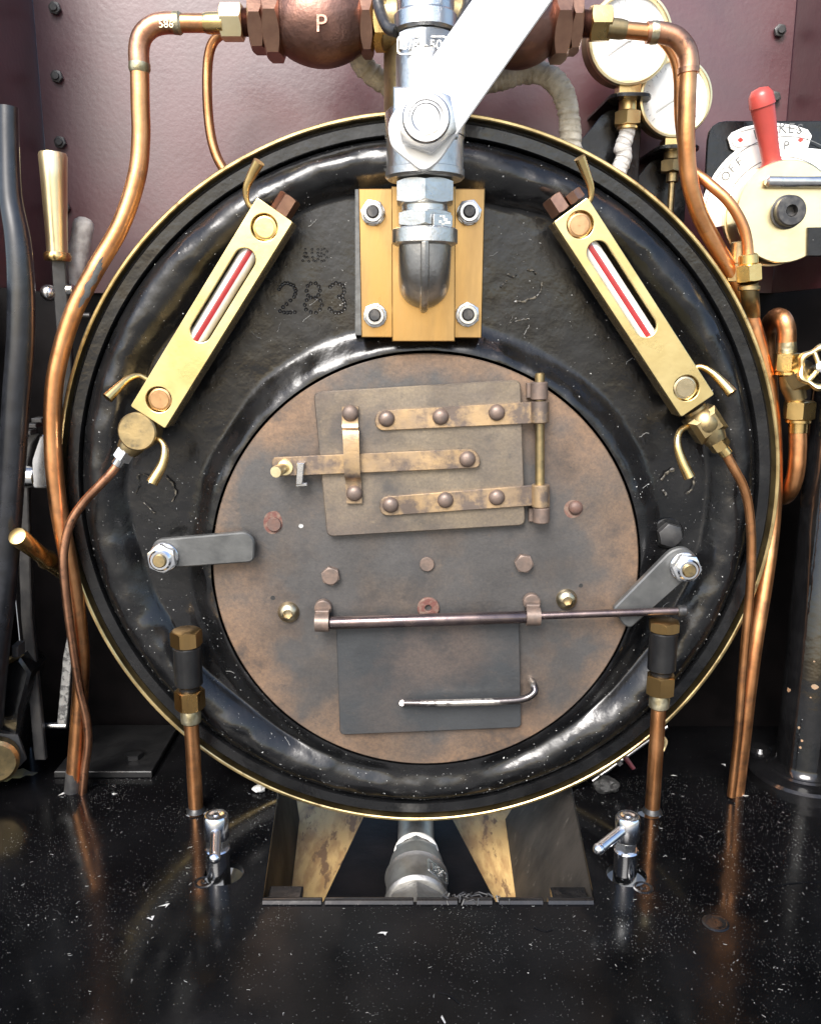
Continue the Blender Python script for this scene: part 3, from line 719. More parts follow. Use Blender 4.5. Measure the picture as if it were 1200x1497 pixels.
# ================================================================== water gauges
def gauge(label, top, bot, slotpx, boltpx, wpx, side, Yf=-80.0, tint='brass_face'):
    T, B = P(*top, Yf), P(*bot, Yf)
    uy = (T - B).normalized(); ux = V((uy.z, 0, -uy.x))
    Lh = (T - B).length; wd = wpx * k((top[1] + bot[1]) / 2, Yf); dp = 44.0
    def loc(px, py, Y=Yf): p = P(px, py, Y) - B; return (p.dot(ux), p.dot(uy))
    t = thing('water_gauge', label, 'gauge', V((B.x, 0, B.z)), 'brass water gauges')
    s0, s1 = loc(*slotpx[0]), loc(*slotpx[1]); sw = 16.5 * k(430, Yf)
    hi, lo = max(s0[1], s1[1]), min(s0[1], s1[1])
    slot = circ(0, hi - sw, sw, 14, 0, 180) + circ(0, lo + sw, sw, 14, 180, 360)
    bh = [loc(*q) for q in boltpx]
    bh = [(0.0, q[1]) for q in bh]
    out_ = [(-wd / 2, 0), (wd / 2, 0), (wd / 2, Lh), (-wd / 2, Lh)]
    mb = MB()
    O = V((B.x, Yf + 9, B.z)); holed(mb, [rpoly(out_, 2.5, 2), slot] + [circ(q[0], q[1], 19.5 * k(430, Yf), 28) for q in bh], O, ux, uy, N, 9, .8)
    obj('face', mb, tint, t, B + uy * Lh * .5, 30)
    mb = MB()
    # channel behind the face: two cheeks, end blocks
    for s_ in (-1, 1): mb.prism([(s_ * wd / 2, 0), (s_ * (wd / 2 - 7), 0), (s_ * (wd / 2 - 7), Lh), (s_ * wd / 2, Lh)], V((B.x, Yf + dp, B.z)), ux, uy, N, dp - 9.2, .6)
    e = wd / 2 - 7.2
    for (a, b) in ((0, lo - 4), (hi + 4, Lh)): mb.prism([(-e, a), (e, a), (e, b), (-e, b)], V((B.x, Yf + dp, B.z)), ux, uy, N, dp - 20)
    obj('channel', mb, 'brass', t, B, 30)
    mb = MB(); mb.prism([(-e, lo - 4), (e, lo - 4), (e, hi + 4), (-e, hi + 4)], V((B.x, Yf + dp, B.z)), ux, uy, N, 5); obj('channel_back', mb, 'black_flat', t, B)
    # stand-off feet to the plate
    for q in bh:
        mb = MB(); mb.cyl(B + uy * q[1] + Yv * (dp - 2), Yv, 19, -Yf - dp + 6, 28); obj('mounting_foot', mb, 'brass_dull', t, B)
    # glass with white enamel back and red line
    gx = -2.4 if side > 0 else -2.0; c0 = B + ux * gx + uy * (lo - 2) + Yv * 17.5; ln = hi - lo + 4
    mb = MB(); mb.cyl(c0, uy, 12.2, ln, 28, .5); en = obj('enamel_rod', mb, 'white_enamel', t, c0)
    mb = MB(); vs_, fs = [], []
    for hh in (1, ln - 1):
        for i in range(5):
            a = R(-90 + (8 if side > 0 else -6) - 16 + 32 * i / 4); vs_.append(c0 + uy * hh + ux * (12.4 * math.cos(a)) + Yv * (12.4 * math.sin(a)))
    for i in range(4): fs.append([i, i + 1, i + 6, i + 5])
    mb.add(vs_, fs); obj('red_stripe', mb, 'red_line', en, c0)
    mb = MB(); mb.lathe([(13.2, 0), (13.2, ln)], c0, uy, 32); obj('glass_tube', mb, 'glass', t, c0)
    for q, m_ in zip(bh, ('brass', 'plug_bronze') if side > 0 else ('plug_bronze', 'brass_pale')):
        c = B + uy * q[1] + ux * q[0] + Yv * 16; mb = MB(); mb.hexa(c, N, 17.2, 11.5, .3); mb.cyl(c + N * 11.4, N, 12.5, 1, 24, .5); mb.cyl(c + N * 12, N, 1.4, .8, 10); obj('plug_bolt', mb, m_, t, c)
    return t, B, T, ux, uy, Lh, wd
def handle(t, lst, r0, r1, nm='cock_lever', m='brass'):
    q = pts(lst, 6); n = len(q); mb = MB(); mb.tube(q, [r0 + (r1 - r0) * max(0, (i / (n - 1) - .3) / .7) for i in range(n)], 14); return obj(nm, mb, m, t, q[0], 40)
gl, B, T, ux, uy, Lh, wd = gauge('brass water gauge slanting right at the top, left of the ball valve', (402, 306), (216, 610), ((362, 362), (288, 500)), ((389, 334), (230, 583)), 60, 1)
handle(gl, [(372, 306, -58), (362, 296, -60), (360, 276, -62), (368, 256, -66), (379, 236, -72)], 3.6, 7.6)
handle(gl, [(218, 556, -55), (203, 549, -58), (187, 554, -66), (172, 567, -76), (157, 582, -86)], 3.8, 7.6)
mb = MB(); c = P(412, 309, -58); mb.hexa(c - uy * 4, uy + ux * .0, 15, 26, .2); obj('top_plug', mb, 'bronze_hex', gl, c)
def drain(t, c, ext, nut_dir, nut0, m='brass_dull'):
    pass
# left drain cock: cylinder body facing the viewer, outlet with nut
c = P(203, 630, -70); mb = MB(); mb.lathe([(0, 0), (23, 0), (26, 3), (26, 34), (24, 36), (0, 36)], c + Yv * 26, N, 36)
mb.tube([c + Yv * 16 + uy * 3, P(192, 650, -56), P(184, 660, -58)], [18, 18, 14], 24); mb.tube([c + Yv * 14, c + uy * 26 + ux * 8 + Yv * 14], 15, 20)
dr = obj('drain_cock', mb, 'brass_dull', gl, c)
mb = MB(); a, b = P(186, 657, -60), P(171, 680, -60); u_ = (b - a).normalized(); mb.hexa(a, u_, 13.5, 16, .3); mb.cyl(a + u_ * 15, u_, 8.5, 12, 20); obj('outlet_nut', mb, 'steel', dr, a)
handle(gl, [(225, 640, -66), (236, 645, -74), (241, 658, -80), (237, 680, -84), (222, 706, -90)], 4, 8)
gr, B, T, ux, uy, Lh, wd = gauge('brass water gauge slanting left at the top, right of the ball valve', (834, 306), (1020, 593), ((868, 352), (950, 492)), ((848, 328), (1005, 566)), 58, -1, -80.0, 'brass_face')
handle(gr, [(856, 300, -58), (863, 290, -60), (863, 272, -62), (856, 252, -66), (847, 230, -72)], 3.8, 7.4)
handle(gr, [(1012, 540, -55), (1024, 536, -58), (1040, 544, -64), (1055, 558, -72), (1070, 575, -82)], 3.8, 7.4)
mb = MB(); c = P(818, 307, -56); mb.hexa(c - uy * 4, uy, 15, 24, .2); mb.hexa(c - uy * 4 + ux * 25, uy, 12, 14, .5); obj('top_plug', mb, 'bronze_hex', gr, c)
c = P(1029, 618, -54); u_ = (P(1050, 640, -56) - c).normalized(); mb = MB(); mb.sphere(c, 24, u_, 30, 14); mb.box(c + Yv * 22 - uy * 2, ux, uy, N, 42, 36, 43, 7)
mb.tube([c, P(1042, 636, -58), P(1048, 646, -60)], [21, 18, 14], 24); mb.tube([c + Yv * 3, c + uy * 24 + Yv * 3], 16, 20)
dr = obj('drain_cock', mb, 'brass_dull', gr, c)
mb = MB(); a, b = P(1044, 640, -60), P(1062, 664, -60); u_ = (b - a).normalized(); mb.hexa(a, u_, 14, 18, .3); mb.cyl(a + u_ * 16, u_, 8.5, 14, 20); obj('outlet_nut', mb, 'brass', dr, a)
handle(gr, [(1008, 622, -60), (994, 630, -72), (990, 648, -80), (996, 672, -84), (1008, 698, -88)], 4, 8)

# ================================================================== copper pipework
def pipe(name, label, lst, r, m='copper', group='copper pipes', n=8):
    q = pts(lst, n); t = thing(name, label, 'pipe', q[-1], group)
    mb = MB(); mb.tube(q, r, 24); obj('tube', mb, m, t, q[-1]); return t
# left feed pipe
t = pipe('feed_pipe', 'thick bright copper pipe sweeping down outside the left edge of the boiler', [(204, 80, -8), (205, 150, -8), (206, 200, -8), (200, 258, -12), (176, 330, -18), (137, 398, -24), (106, 460, -28), (84, 535, -30), (77, 600, -30), (79, 680, -30), (87, 750, -28), (101, 825, -22), (113, 895, -14), (119, 960, -6), (117, 1020, 0), (112, 1090, 2), (106, 1166, 4)], 12.2)
mb = MB(); mb.tube(pts([(262, 33, -8), (240, 33, -8), (222, 38, -8), (208, 52, -8), (203, 72, -8), (204, 100, -8)], 6), 13.4, 24); obj('elbow', mb, 'copper_dull', t, P(205, 45, -8))
mb = MB(); a, b = P(266, 33, -8), P(254, 33, -8); mb.tube([a, a.lerp(b, .3), b], [12, 14.2, 13.6], 24); obj('solder_joint', mb, 'solder', t, a); mb = MB(); a, b = P(204, 92, -8), P(204, 106, -8); mb.tube([a, a.lerp(b, .6), b], [13.8, 14.2, 12.4], 24); obj('solder_joint', mb, 'solder', t, P(204, 98, -8))
mb = MB(); mb.tube([P(330, 33, -8), P(258, 33, -8)], 11.4, 24); obj('stub', mb, 'copper', t, P(300, 33, -8))
mb = MB(); a, b = P(326, 33, -8), P(298, 33, -8); mb.tube([a, a.lerp(b, .8), b], [13.2, 13.0, 11.5], 24); obj('ferrule', mb, 'brass', t, a)
mb = MB(); text(mb, '586', 13, P(243, 35, -21.5), X, Z, N, 1.2); obj('stamped_number', mb, 'solder', t, P(243, 35, -22))
q = [PZ(104, 1150, FLOOR)]; 
mb = MB(); q = pts([(108, 1128, 3), (107, 1150, 3.5), (106, 1168, 4)], 4); mb.tube(q, [12.4, 13, 14], 20); obj('foot_sleeve', mb, 'black_steel', t, q[0])
mb = MB(); q = pts([(156, 362, -21), (140, 392, -23.5), (126, 420, -25.6), (113, 446, -27.2)], 7); vs_, fs = [], []
for i_, c in enumerate(q):
    tq = (q[min(i_ + 1, len(q) - 1)] - q[max(i_ - 1, 0)]).normalized(); bq = N.cross(tq).normalized()
    if bq.x < 0: bq = -bq
    e = math.sin(math.pi * (i_ + .5) / len(q)) ** .5; mid = R(34) + .35 * noise.noise(V((i_ * .35, 0, 3))); hw = R(20) * e * (1 + .5 * noise.noise(V((i_ * .6, 2, 1))))
    for j_ in range(5):
        a_ = mid - hw + 2 * hw * j_ / 4; vs_.append(c + (N * math.cos(a_) + bq * math.sin(a_)) * 12.65)
for i_ in range(len(q) - 1):
    for j_ in range(4): fs.append([i_ * 5 + j_, i_ * 5 + j_ + 1, i_ * 5 + j_ + 6, i_ * 5 + j_ + 5])
mb.add(vs_, fs); obj('soot_mark', mb, 'gasket', t, q[0])
pipe('drain_pipe', 'thin copper drain pipe from the left water gauge crossing the thick pipe', [(176, 674, -60), (163, 691, -60), (146, 709, -58), (122, 735, -52), (103, 765, -50), (94, 800, -50), (93, 830, -50), (98, 880, -45), (106, 940, -34), (115, 1000, -22), (126, 1048, -14), (129, 1085, -10), (124, 1125, -6), (121, 1160, -4)], 6.3, 'copper_dull')
pipe('small_pipe', 'thin copper pipe curving down behind the top left rim of the boiler', [(345, 40, 60), (326, 48, 80), (311, 62, 90), (304, 90, 95), (303, 140, 95), (307, 190, 95), (316, 226, 95), (332, 256, 95)], 7)
# right feed pipe
t = pipe('feed_pipe', 'thick copper pipe running down outside the right edge of the boiler', [(1006, 90, -8), (1004, 150, -8), (1003, 205, -6), (1007, 260, 0), (1022, 312, 8), (1048, 362, 18), (1077, 412, 24), (1101, 475, 30), (1119, 545, 30), (1129, 615, 30), (1132, 690, 30), (1129, 765, 26), (1119, 845, 10), (1105, 930, -4), (1094, 1010, -10), (1085, 1090, -8), (1075, 1172, -2)], 11.5)
mb = MB(); mb.tube(pts([(945, 47, -8), (965, 47, -8), (988, 54, -8), (1003, 72, -8), (1007, 92, -8), (1006, 106, -8)], 6), 13.2, 24); obj('elbow', mb, 'copper_dull', t, P(1000, 60, -8))
mb = MB(); a, b = P(948, 47, -8), P(961, 47, -8); mb.tube([a, a.lerp(b, .3), b], [12, 14.2, 13.8], 24); obj('solder_joint', mb, 'solder', t, a)
mb = MB(); mb.tube([P(1006, 99, -8), P(1006, 107, -8)], 13.9, 24); obj('rim', mb, 'copper_dull', t, P(1006, 105, -8))
mb = MB(); mb.tube([P(890, 41, -8), P(952, 47, -8)], 10.4, 24); obj('stub', mb, 'copper', t, P(920, 44, -8))
mb = MB(); a, b = P(888, 40, -8), P(915, 43, -8); mb.tube([a, a.lerp(b, .7), b], [12.5, 12.3, 11], 24); obj('ferrule', mb, 'brass_dull', t, a)
pipe('drain_pipe', 'thin copper drain pipe from the right water gauge running down the right rim', [(1058, 659, -60), (1072, 684, -58), (1086, 710, -54), (1094, 740, -48), (1098, 785, -42), (1097, 850, -36), (1091, 920, -32), (1085, 990, -28), (1079, 1070, -26), (1069, 1164, -22)], 6.4)
pipe('small_pipe', 'thin copper pipe bending from the right elbow to the brass union by the brake valve', [(940, 40, 40), (968, 58, 40), (985, 82, 40), (992, 115, 42), (994, 180, 46), (1006, 240, 30), (1034, 266, 10), (1064, 293, 0), (1084, 325, -2), (1092, 352, -2), (1094, 378, -2)], 7.2)
t = thing('pipe_union', 'brass union nuts on a vertical tube beside the brake valve', 'pipe fitting', P(1096, 470, -2))
mb = MB(); a = P(1095, 412, -2); b = P(1094, 387, -2); u_ = (b - a).normalized(); mb.hexa(a, u_, 18.5, (b - a).length, .2); mb.cyl(b, u_, 13, 14, 24); obj('nut', mb, 'brass', t, a)
mb = MB(); a = P(1096, 500, -2); mb.tube(pts([(1095, 413, -2), (1096, 432, 4), (1098, 455, 26), (1099, 500, 50)], 5), 12, 22); mb.cyl(P(1095, 418, -2), -Z, 15, 6, 24); obj('tube', mb, 'brass_dull', t, a)
mb = MB(); a = P(1078, 412, 24); mb.hexa(a, Z, 18, 24, .4); mb.cyl(a + Z * 24, Z, 13, 30, 24); obj('rear_nut', mb, 'brass_dull', t, a)

# floor-standing capped pipes
def oilpipe(label, base, cappx, cap0, sl0, sl1, n0, n1):
    x, y = base.x, base.y
    def zz(py): d = ray(cappx, py); return CAM.z + d.z * ((y - CAM.y) / d.y)
    kk = k(960, y); t = thing('capped_pipe', label, 'pipe', base, 'capped pipes standing on the floor')
    C = lambda py: V((x, y, zz(py)))
    mb = MB(); mb.cyl(V((x, y, FLOOR - 60)), Z, 10.6 * k(1100, y), zz(n1 + 2) - FLOOR + 60, 26, 1); obj('tube', mb, 'copper', t, base)
    mb = MB(); mb.lathe([(11, 0), (14.5, 3), (15, 15), (13, 24)], V((x, y, zz(n1 + 22))), Z, 26); obj('solder_cone', mb, 'solder', t, C(n1))
    mb = MB(); mb.hexa(C(n1), Z, 22.3 * kk, zz(n0) - zz(n1), .25); obj('lower_nut', mb, 'brass_plate', t, C(n1), 30)
    mb = MB(); mb.cyl(C(n0 + 1), Z, 15 * kk, zz(sl1) - zz(n0) + 3, 24, 1); mb.cyl(C(sl1), Z, 20.3 * kk, zz(sl0) - zz(sl1), 32, 2.5); obj('sleeve', mb, 'black_flat', t, C(sl1))
    mb = MB(); mb.hexa(C(sl0), Z, 23 * kk, zz(cap0) - zz(sl0), .35); obj('cap', mb, 'brass_plate', t, C(sl0), 30)
    mb = MB(); mb.lathe([(10.4, 0), (15, 0), (13, 4), (10.6, 7)], V((x, y, FLOOR + .5)), Z, 22); obj('foot_smear', mb, 'black_flat', t, base)
oilpipe('copper pipe with black sleeve and brass cap, standing left of the firehole plate', PIPE_L, 275, 921, 944, 1002, 1008, 1036)
oilpipe('copper pipe with black sleeve and brass cap, standing right under the rod end', PIPE_R, 962, 907, 922, 980, 986, 1014)

# ================================================================== check valves along the top
def clack(label, xs, py, sgn, letter):
    # xs: photo x of: nut outer, nut inner, thread end, hex1 end, hex2 end, body end, hex end, brass end
    c0 = P(xs[0], py, 0); t = thing('check_valve', label, 'valve', P(xs[5], py, 0), 'bronze check valves')
    C = lambda x: P(x, py, 0)
    kk = k(py, 0)
    def seg(nm, a, b, r, m, hexa=False, rot=0.0, bev=None, mb=None, parent=None):
        mb = mb or MB(); p, q = C(a), C(b); u_ = (q - p)
        (mb.hexa(p, u_, r * kk, u_.length, rot, Z) if hexa else mb.cyl(p, u_, r * kk, u_.length, 32, bev))
        return obj(nm, mb, m, parent or t, p, 30)
    seg('union_nut', xs[0], xs[1], 26, 'brass_bright' if sgn < 0 else 'brass', True, R(30) if sgn < 0 else .3)
    mb = MB(); p, q = C(xs[1]), C(xs[2]); L_ = (q - p).length; prof = [(0, -2)]
    for i in range(7): prof += [(19 * kk, L_ * i / 7), (17.5 * kk, L_ * (i + .5) / 7)]
    prof += [(0, L_ + 2)]; mb.lathe(prof, p, q - p, 28); obj('thread', mb, 'bronze', t, p, 20)
    seg('hexagon', xs[2], xs[3], 44, 'bronze_hex', True, R(30)); seg('hexagon', xs[3], xs[4], 55, 'bronze_hex', True, R(30))
    p, q = C(xs[4]), C(xs[5]); L_ = (q - p).length; prof = [(0, -3), (42 * kk, -3)]
    for i in range(17):
        s_ = i / 16; prof.append(((42 + 19 * math.sin(math.pi * min(1, s_ * 1.02)) ** .75) * kk, L_ * s_))
    prof += [(40 * kk, L_ + 3), (0, L_ + 3)]
    mb = MB(); mb.lathe(prof, p, q - p, 48); mb.tube([p.lerp(q, .5) , p.lerp(q, .5) + Z * 150], 44 * kk, 32)
    b_ = obj('body', mb, 'bronze', t, p, 60)
    if letter:
        mb = MB(); text(mb, letter, 30, P(470, 36, -57 * kk), X, (Z + N * -.06).normalized(), N, 4); obj('cast_letter', mb, 'bronze', b_, P(470, 36, -56))
    seg('end_hexagon', xs[5], xs[6], 50, 'bronze_hex', True, R(30)); seg('end_union', xs[6], xs[7], 40, 'brass', True, .1)
    return t
clack('bronze check valve with cast letter P, left of the ball valve', (323, 356, 367, 389, 414, 528, 546, 568), 32, -1, 'P')
clack('bronze check valve half hidden behind the white lever', (892, 861, 847, 830, 805, 706, 690, 665), 34, 1, None)
t = thing('steam_manifold', 'greenish vertical manifold block behind the ball valve joining both check valves', 'pipe fitting', P(615, 160, 20))
mb = MB(); a = P(615, 260, 30); mb.cyl(V((a.x, 20, a.z)), Z, 50, 420, 36); obj('column', mb, 'brass_dull', t, a)
mb = MB(); a, b = P(556, 32, 0), P(700, 32, 0); mb.cyl(a, b - a, 34, (b - a).length, 32); obj('cross_tube', mb, 'brass_dull', t, a)

# ================================================================== lagged pipes and pressure gauges
def lagged(name, label, lst, r, m, grp=None):
    q = pts(lst, 30); t = thing(name, label, 'pipe', q[-1], grp); rad = []; L_ = 0
    for i in range(len(q)):
        if i: L_ += (q[i] - q[i - 1]).length
        rad.append(r * (1 + .025 * math.sin(L_ * .5 + 2 * noise.noise(V((L_ * .03, 5, r)))) + .10 * noise.noise(V((L_ * .05, 0, r))) + .05 * noise.noise(V((L_ * .2, 0, r)))))
    mb = MB(); mb.tube(q, rad, 24, mod=lambda u, a: 1 + .10 * ((u / 9.0 + a / 6.2832 + .35 * noise.noise(V((u * .05, a * .2, r)))) % 1.0) ** .6 + .05 * noise.noise(V((u * .25, math.cos(a) * 2, math.sin(a) * 2)))); obj('wrapping', mb, m, t, q[-1], 60); return t
lagged('lagged_pipe', 'grey rope-lagged pipe arching right behind the white lever', [(517, 70, 70), (536, 100, 80), (575, 126, 90), (640, 128, 95), (700, 122, 95), (740, 112, 90), (775, 104, 85), (800, 110, 80), (820, 130, 78), (830, 160, 78), (834, 200, 78), (836, 240, 78)], 14.5, 'lagging')
def pgauge(label, c, rpx, Y, dp, tilt, neck, nuty, brk):
    O = P(*c, Y); kk = k(c[1], Y); r = rpx * kk; ax = V((tilt[0], -1, tilt[1])).normalized()
    t = thing('pressure_gauge', label, 'gauge', P(c[0], nuty, Y + dp * .5), 'brass pressure gauges')
    mb = MB(); mb.lathe([(0, 0), (r * .93, 0), (r * .97, 3), (r * .97, dp - 8)], O - ax * dp, ax, 64); obj('case', mb, 'brass_dull', t, O)
    mb = MB(); mb.lathe([(r * .97, -9), (r, -8), (r, -1), (r * .98, 1.5), (r * .93, 2), (r * .89, -1), (r * .88, -6)], O, ax, 72); obj('bezel', mb, 'brass_bright', t, O)
    mb = MB(); mb.lathe([(0, -6), (r * .9, -6)], O, ax, 64); dl = obj('dial', mb, 'dial_white', t, O)
    x = (X - ax * ax.x).normalized(); z = ax.cross(x) * -1
    if z.z < 0: z = -z
    mb = MB()
    for i in range(25):
        a = R(225 - 270 * i / 24); l = .1 if i % 4 == 0 else .06
        d_ = x * math.cos(a) + z * math.sin(a); mb.box(O - ax * 5.9 + d_ * (r * (.80 - l / 2)), d_, ax.cross(d_), ax, r * l, 1.2, .3)
    obj('scale_mark', mb, 'print_grey', dl, O)
    mb = MB(); a = R(214); d_ = x * math.cos(a) + z * math.sin(a); mb.prism([(-8, -1.6), (r * .6, -.5), (r * .6, .5), (-8, 1.6)], O - ax * 4.6, d_, ax.cross(d_), ax, .6); mb.cyl(O - ax * 4.8, ax, 3, 1, 16); obj('pointer', mb, 'print_grey', dl, O)
    mb = MB(); mb.lathe([(0, 2.2), (r * .4, 1.4), (r * .9, -1.8)], O, ax, 48); obj('glass', mb, 'glass', t, O)
    Yn = Y + dp * .55
    mb = MB(); a = P(neck[0], neck[2], Yn); b = P(neck[0], neck[1], Yn); mb.box(a, X, Yv, Z, 31, 31, (b - a).length, 1.5); obj('square_neck', mb, 'brass', t, a)
    a = P(neck[0], nuty[1] if isinstance(nuty, tuple) else nuty, Yn)
    return t, Yn, kk
t, Yn, kk = pgauge('large brass-rimmed pressure gauge nearest the white lever, white dial', (922, 55), 64, 88, 42, (.10, -.10), (917, 121, 141), 190, None)
mb = MB(); a, b = P(917, 184, Yn), P(917, 163, Yn); mb.hexa(a, Z, 20 * kk * 1.08, (b - a).length, .25); mb.cyl(b, Z, 13, 26, 24); mb.cyl(a, -Z, 15, 5, 24); obj('union_nut', mb, 'brass', t, a)
t2, Yn2, kk2 = pgauge('smaller brass-rimmed pressure gauge partly behind the copper pipe, white dial', (988, 142), 55, 112, 36, (.08, -.06), (983, 203, 217), 250, None)
mb = MB(); a, b = P(983, 252, Yn2), P(983, 234, Yn2); mb.hexa(a, Z, 18 * kk2 * 1.1, (b - a).length, .25); mb.cyl(b, Z, 13, 24, 24); mb.cyl(a, -Z, 9, 14, 18); mb.cyl(a, -Z, 5, 70, 14); obj('union_nut', mb, 'brass_dull', t2, a)
def gbracket(label, c, Yn, wl_, wr_, drop):
    a = P(*c, Yn); t = thing('gauge_bracket', label, 'bracket', V((a.x, WALL, a.z)), 'black gauge brackets')
    mb = MB(); mb.prism(rpoly([(-wl_, -34), (wr_, -34), (wr_, 120), (-wl_ * 1.2, 120)], [22, 22, 2, 2]), V((a.x, a.y, a.z - 5)), X, Yv, Z, 5, 1); obj('shelf', mb, 'black_paint', t, a)
    mb = MB(); sh = rpoly([(wr_, 0), (wr_ - 6, -22), (10, -44), (-wl_ * .8, -66), (-wl_ * 2.0, -drop), (-wl_ * 3.0, -drop - 24), (-wl_ * 3, -drop - 50), (wr_, -drop - 50)][::-1], 6)
    sh = rpoly([(wr_, -1), (-wl_ * .75, -1), (-wl_ * 1.5, -30), (-wl_ * 2.2, -drop), (-wl_ * 3.2, -drop - 16), (-wl_ * 3.2, -drop - 90), (wr_, -drop - 90)], [2, 20, 24, 24, 4, 2, 2])
    mb.prism(sh, V((a.x, a.y + 36, a.z - 5.2)), X, Z, N, 5, 1); obj('web', mb, 'black_paint', t, a)
gbracket('black steel bracket under the large pressure gauge', (917, 143), Yn, 30, 30, 52)
gbracket('black steel bracket under the smaller pressure gauge', (983, 217), Yn2, 28, 34, 40)
lagged('lagged_pipe', 'white plaster-lagged pipe below the large pressure gauge nut', [(917, 188, Yn), (915, 200, Yn), (910, 215, Yn), (912, 228, Yn), (906, 246, Yn), (898, 270, Yn)], 11, 'lagging_white')

# ================================================================== brake valve
YB = 82.0
bvv = thing('brake_valve', 'brass-fronted brake valve with white lettered dial and red handle', 'brake valve', P(1148, 308, YB + 10))
mb = MB(); slab(mb, [(1036, 176), (1262, 176), (1262, 330), (1028, 330)], YB + 10, 6, 1, [26, 20, 4, 4]); obj('back_plate', mb, 'black_paint', bvv, P(1130, 250, YB))
Yp = YB - 2.2; kb = k(260, Yp); ctr = P(1140, 318, Yp)
def dl_(px, py): p = P(px, py, Yp) - ctr; return (p.x, p.z)
Ro = 118 * kb; Ri = 79 * kb
tabL = dl_(1062, 217); 
outl = [(Ro * math.cos(R(a)), Ro * math.sin(R(a))) for a in range(-8, 56, 4)]
outl += [dl_(1181, 216), dl_(1187, 198), dl_(1181, 189), dl_(1160, 182), dl_(1135, 179), dl_(1110, 180), dl_(1088, 185), dl_(1070, 193), dl_(1064, 201), dl_(1069, 217)]
outl += [(Ro * math.cos(R(a)), Ro * math.sin(R(a))) for a in range(128, 192, 4)]
inn = [(Ri * math.cos(R(a)), Ri * math.sin(R(a))) for a in range(188, -12, -4)]
mb = MB(); mb.prism(outl + inn, ctr + Yv * 3, X, Z, N, 3, .6); dial = obj('dial_plate', mb, 'dial_white', bvv, ctr, 30)
cT = 0
def arc_text(s, rad, amid, step, size, m, nm):
    n = len(s)
    for i, ch in enumerate(s):
        a = R(amid + step * ((n - 1) / 2 - i)); d_ = V((math.cos(a), 0, math.sin(a))); rt = V((math.sin(a), 0, -math.cos(a)))
        mb = MB(); text(mb, ch, size, ctr + d_ * rad + N * .0, rt, d_, N, .5); obj(nm, mb, m, dial, ctr + d_ * rad)
arc_text('BRAKES', 123 * kb, 96.2, 5.7, 19, 'gasket', 'dial_letter')
arc_text('LAP', 99.5 * kb, 98.4, 8.4, 17, 'gasket', 'dial_letter')
arc_text('OFF', 102 * kb, 138, 7.4, 17, 'gasket', 'dial_letter')
mb = MB()
for rr in (Ro - 5, Ri + 6): holed(mb, [circ(0, 0, rr, 60, -6, 186) + circ(0, 0, rr - 1.1, 60, 186, -6)], ctr, X, Z, N, .4)
fr = [dl_(1068, 203), dl_(1075, 194), dl_(1110, 184), dl_(1135, 183), dl_(1160, 186), dl_(1180, 195), dl_(1181, 206), dl_(1174, 214), dl_(1140, 209), dl_(1110, 210), dl_(1078, 216), dl_(1071, 213)]
cxm = sum(p[0] for p in fr) / len(fr); czm = sum(p[1] for p in fr) / len(fr)
holed(mb, [rpoly(fr, 6, 3), rpoly([(cxm + (p[0] - cxm) * .982, czm + (p[1] - czm) * .94) for p in fr], 6, 3)], ctr, X, Z, N, .4)
obj('dial_line', mb, 'gasket', dial, ctr)
for q in ((1082, 204), (1170, 204)):
    mb = MB(); u = dl_(*q); mb.prism([(u[0] - 4.5, u[1]), (u[0], u[1] - 3.6), (u[0] + 4.5, u[1]), (u[0], u[1] + 3.6)], ctr, X, Z, N, .5); obj('dial_diamond', mb, 'print_red', dial, ctr)
Yf = 20.0; c = P(1149, 309, Yf); kf = k(309, Yf); rD = 72.5 * kf
mb = MB(); mb.lathe([(0, 0), (rD - 1.5, 0), (rD, 1.5), (rD, 14)], c, Yv, 80); mb.lathe([(rD, 14.5), (rD - 1, 15), (rD - 1, 44), (rD + 1, 45), (rD + 1, 54), (rD - 6, 57), (rD - 8, YB - Yf)], c, Yv, 80); obj('front_disc', mb, 'brass_bright', bvv, c, 30)
c2 = P(1149, 310, Yf); mb = MB(); mb.lathe([(0, 0), (24 * kf, 0), (24 * kf, 4), (21.5 * kf, 4.5), (21.5 * kf, 17), (19.5 * kf, 19), (8.5 * kf, 19)], c2, N, 40); mb.lathe([(8.5 * kf, 19), (8, 8), (0, 7)], c2, N, 6, .3); obj('socket_screw', mb, 'dark_nut', bvv, c2)
mb = MB(); a, b = P(1119, 265, Yf - 8), P(1260, 266, Yf - 8); mb.cyl(a, b - a, 7.4, (b - a).length, 22, 3); obj('cross_pin', mb, 'steel', bvv, a)
mb = MB(); slab(mb, [(1181, 332), (1230, 331), (1230, 374), (1180, 374)], Yf + 4, 8, 1); obj('black_block', mb, 'black_flat', bvv, P(1190, 350, Yf))
a, b = P(1129, 244, 52), P(1110, 127, 30); u_ = (b - a); L_ = u_.length; r_ = 12.0
mb = MB(); mb.lathe([(0, -4), (17, -4), (17.5, 3), (13.5, 7), (12.5, 12), (13, 30), (16, 85), (17.2, L_ - 24), (16, L_ - 10), (11, L_ - 2.5), (0, L_)], a, u_, 32); obj('handle', mb, 'red_handle', bvv, a, 50)

